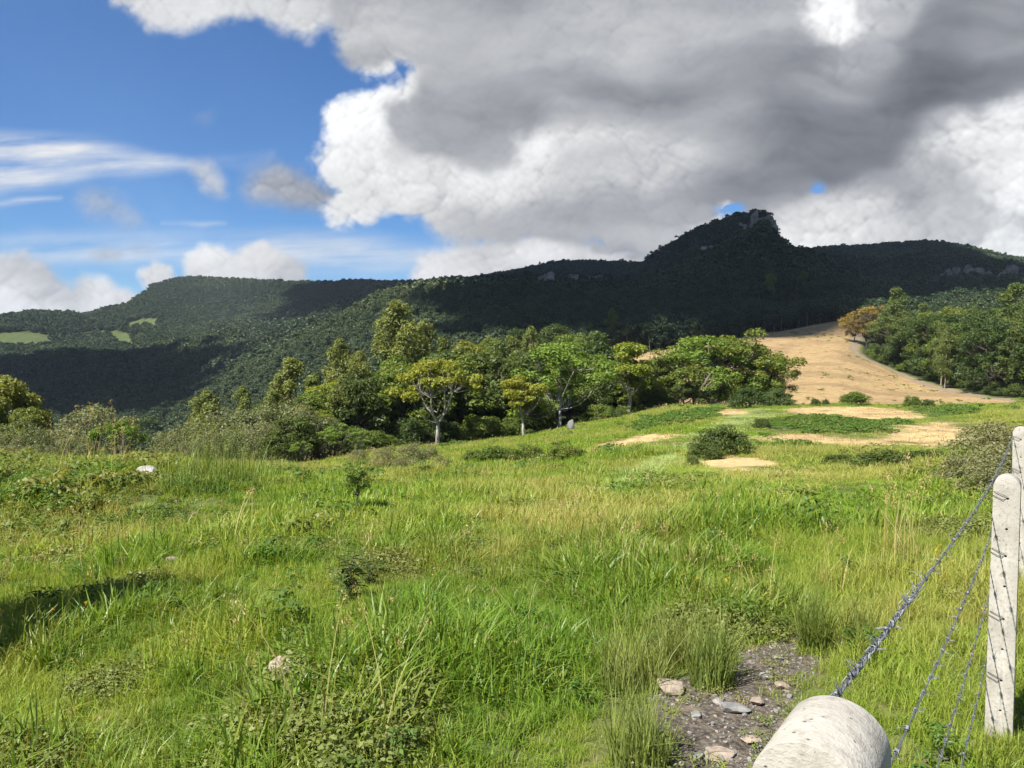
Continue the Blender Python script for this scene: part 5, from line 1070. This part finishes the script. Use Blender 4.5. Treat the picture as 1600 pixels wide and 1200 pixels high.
for w in range(4):
    pts = []
    for k in range(2):
        a, b = W3[k][w], W3[k + 1][w]; t = np.linspace(0, 1, 160)[:, None]; P = a * (1 - t) + b * t; P[:, 2] -= (t[:, 0] * (1 - t[:, 0])) * (.05 + .03 * w); pts.append(P if k == 0 else P[1:])
    C = np.concatenate(pts); L = np.concatenate([[0], np.cumsum(np.linalg.norm(np.diff(C, axis=0), axis=1))]); m = int(L[-1] / .006); s = np.linspace(0, L[-1], m); C = np.stack([np.interp(s, L, C[:, k]) for k in range(3)], -1)
    tn = unit(np.gradient(C, axis=0)); sd = unit(np.cross(tn, [0, 0, 1.])); up = np.cross(sd, tn); parts = []
    for ph in (0, math.pi):
        a = s / .034 * 2 * math.pi + ph; parts.append(tube(C + (sd * np.cos(a)[:, None] + up * np.sin(a)[:, None]) * .0012, np.full(m, .00115), 5))
    v, q = join(parts); o = tag(obj('barbed_wire', mesh_np('barbed_wire', v, q, None, None, True, ZINC)), wl[w], 'barbed wire')
    for b in np.arange(.10, L[-1], .118):
        k = min(m - 1, int(b / L[-1] * m)); M = Matrix((tn[k], sd[k], up[k])).transposed().to_4x4(); M.translation = Vector(C[k]); bo = obj('barb', BARB, o); bo.matrix_local = M @ Matrix.Rotation(random.uniform(0, 6.28), 4, 'X')
    if w == 0:                                                              # splice: extra wire wound round the strand
        k1 = int(1.02 / L[-1] * m); sp = []
        for ph, rad, pit in ((0, .0034, .026), (2.2, .0030, .034), (4.1, .0038, .042)):
            a = s[:k1] / pit * 2 * math.pi + ph; rr = rad * (.75 + .5 * vnoise(s[:k1] * 14 + ph, s[:k1] * 0 + ph, 2)); sp.append(tube(C[:k1] + (sd[:k1] * np.cos(a)[:, None] + up[:k1] * np.sin(a)[:, None]) * rr[:, None], np.full(k1, .0012), 5))
        r = np.random.default_rng(4); c0 = C[k1 - 1]
        for q_ in range(3):
            p0 = C[k1 - 1 - 14 * q_]; P = [p0, p0 + sd[k1 - 1] * -.02 + up[k1 - 1] * .012, p0 + sd[k1 - 1] * r.uniform(-.035, .045) + up[k1 - 1] * r.uniform(.0, .04) + tn[k1 - 1] * r.uniform(-.01, .03), p0 + sd[k1 - 1] * r.uniform(-.02, .03) + up[k1 - 1] * r.uniform(.01, .05) + tn[k1 - 1] * .03]
            P = np.array(P); t_ = np.linspace(0, 1, 24)[:, None]; P = (1 - t_) ** 3 * P[0] + 3 * t_ * (1 - t_) ** 2 * P[1] + 3 * t_ ** 2 * (1 - t_) * P[2] * 1.0 + t_ ** 3 * P[3]; P = P + r.normal(0, .0012, P.shape)
            sp.append(tube(P, np.linspace(.0013, .0007, 24), 5))
        v, q = join(sp); obj('wound_splice', mesh_np('wound_splice', v, q, None, None, True, ZINC), o)
        for b in np.arange(.10, 1.0, .16):
            k = min(m - 1, int(b / L[-1] * m)); M = Matrix((tn[k], sd[k], up[k])).transposed().to_4x4(); M.translation = Vector(C[k]); bo = obj('barb', BARB, o); bo.matrix_local = M @ Matrix.Rotation(random.uniform(0, 6.28), 4, 'X') 

# ------------------------------------------------------------------ drifting clouds overhead that shade the mountains
def cloud_mat():
    m, nt, out = new_mat('cloud'); d = N(nt, 'ShaderNodeBsdfDiffuse'); d.inputs[0].default_value = (.85, .85, .86, 1); t = N(nt, 'ShaderNodeBsdfTranslucent'); t.inputs[0].default_value = (.8, .8, .82, 1)
    mx = N(nt, 'ShaderNodeMixShader'); mx.inputs[0].default_value = .12; nt.links.new(d.outputs[0], mx.inputs[1]); nt.links.new(t.outputs[0], mx.inputs[2]); nt.links.new(mx.outputs[0], out.inputs[0]); return m
def build_clouds():
    r = np.random.default_rng(21); base = 1150.0; puffs = []
    def shade(P, rad, n):
        P = np.array(P); lo, hi = P.min(0), P.max(0); k = 0; tries = 0
        while k < n and tries < 6000:
            tries += 1; x, y = r.uniform(lo, hi)
            if poly_sdf(P, np.array([[x]]), np.array([[y]]))[0, 0] > -rad * .35: continue
            z = float(ground(x, y)); t = (base + r.uniform(0, 60) - z) / SUN_DIR.z; puffs.append((x + SUN_DIR.x * t, y + SUN_DIR.y * t, z + SUN_DIR.z * t, rad * r.uniform(.7, 1.2))); k += 1
    g = lambda L: [tuple(G(p, d)[:2]) for p, d in L]
    shade(g([(470, 1150), (500, 820), (560, 700), (660, 660), (745, 600), (740, 460), (640, 400), (640, 300), (700, 225), (900, 235), (960, 262), (1100, 262), (1180, 290), (1290, 285), (1320, 310), (1400, 360), (1500, 420), (1560, 620), (1540, 1000), (1500, 1400), (1200, 1500), (1000, 1600), (500, 1700)]), 62, 620)
    shade(g([(900, 262), (1000, 250), (1180, 245), (1300, 252), (1345, 320), (1300, 440), (900, 460), (820, 400)]), 26, 110)
    shade(g([(-260, 400), (120, 410), (260, 420), (350, 470), (350, 640), (250, 860), (100, 930), (-260, 850)]), 40, 220)
    shade(g([(-260, 390), (120, 395), (280, 400), (390, 450), (400, 660), (290, 900), (100, 990), (-260, 900)]), 15, 130)
    shade(g([(400, 1100), (470, 800), (540, 640), (640, 620), (700, 700), (600, 800), (480, 1200)]), 15, 90)
    bm = bmesh.new(); bmesh.ops.create_icosphere(bm, subdivisions=2, radius=1); V0 = np.array([v.co[:] for v in bm.verts]); F0 = np.array([[v.index for v in f.verts] for f in bm.faces]); bm.free()
    V, T = [], []
    for i, (x, y, z, rad) in enumerate(puffs):
        n = fbm(V0[:, 0] * 1.5 + i, V0[:, 1] * 1.5 + V0[:, 2] * 1.3, 3, .5, i) - .5; v = V0 * (1 + n * .5)[:, None] * np.array([rad, rad, rad * .55]) + np.array([x, y, z]); T.append(F0 + len(V) * len(V0)); V.append(v)
    V = np.concatenate(V); el = np.arctan2(V[:, 2] - CAMZ, np.hypot(V[:, 0], V[:, 1])); print('lowest cloud elevation', math.degrees(el[V[:, 1] > 0].min()))
    o = obj('clouds', mesh_np('clouds', V, None, np.concatenate(T), None, True, cloud_mat())); tag(o, 'grey drifting clouds overhead shading the mountains', kind='stuff')
build_clouds()

# ------------------------------------------------------------------ thin air haze over the valley
def build_haze():
    V = [(x, y, z) for z in (-48.0, 245.0) for x, y in ((-31000, -31000), (31000, -31000), (31000, 31000), (-31000, 31000))]
    Q = [(3, 2, 1, 0), (4, 5, 6, 7), (0, 1, 5, 4), (1, 2, 6, 5), (2, 3, 7, 6), (3, 0, 4, 7)]
    m, nt, out = new_mat('haze_air'); pv = N(nt, 'ShaderNodeVolumePrincipled'); pv.inputs['Color'].default_value = (.72, .84, 1, 1); pv.inputs['Density'].default_value = HAZE; nt.links.new(pv.outputs[0], out.inputs['Volume'])
    o = obj('haze', mesh_np('haze', V, Q, None, None, False, m)); tag(o, 'thin bluish haze filling the valley air', kind='stuff')
HAZE = 6e-5
if HAZE > 0: build_haze()
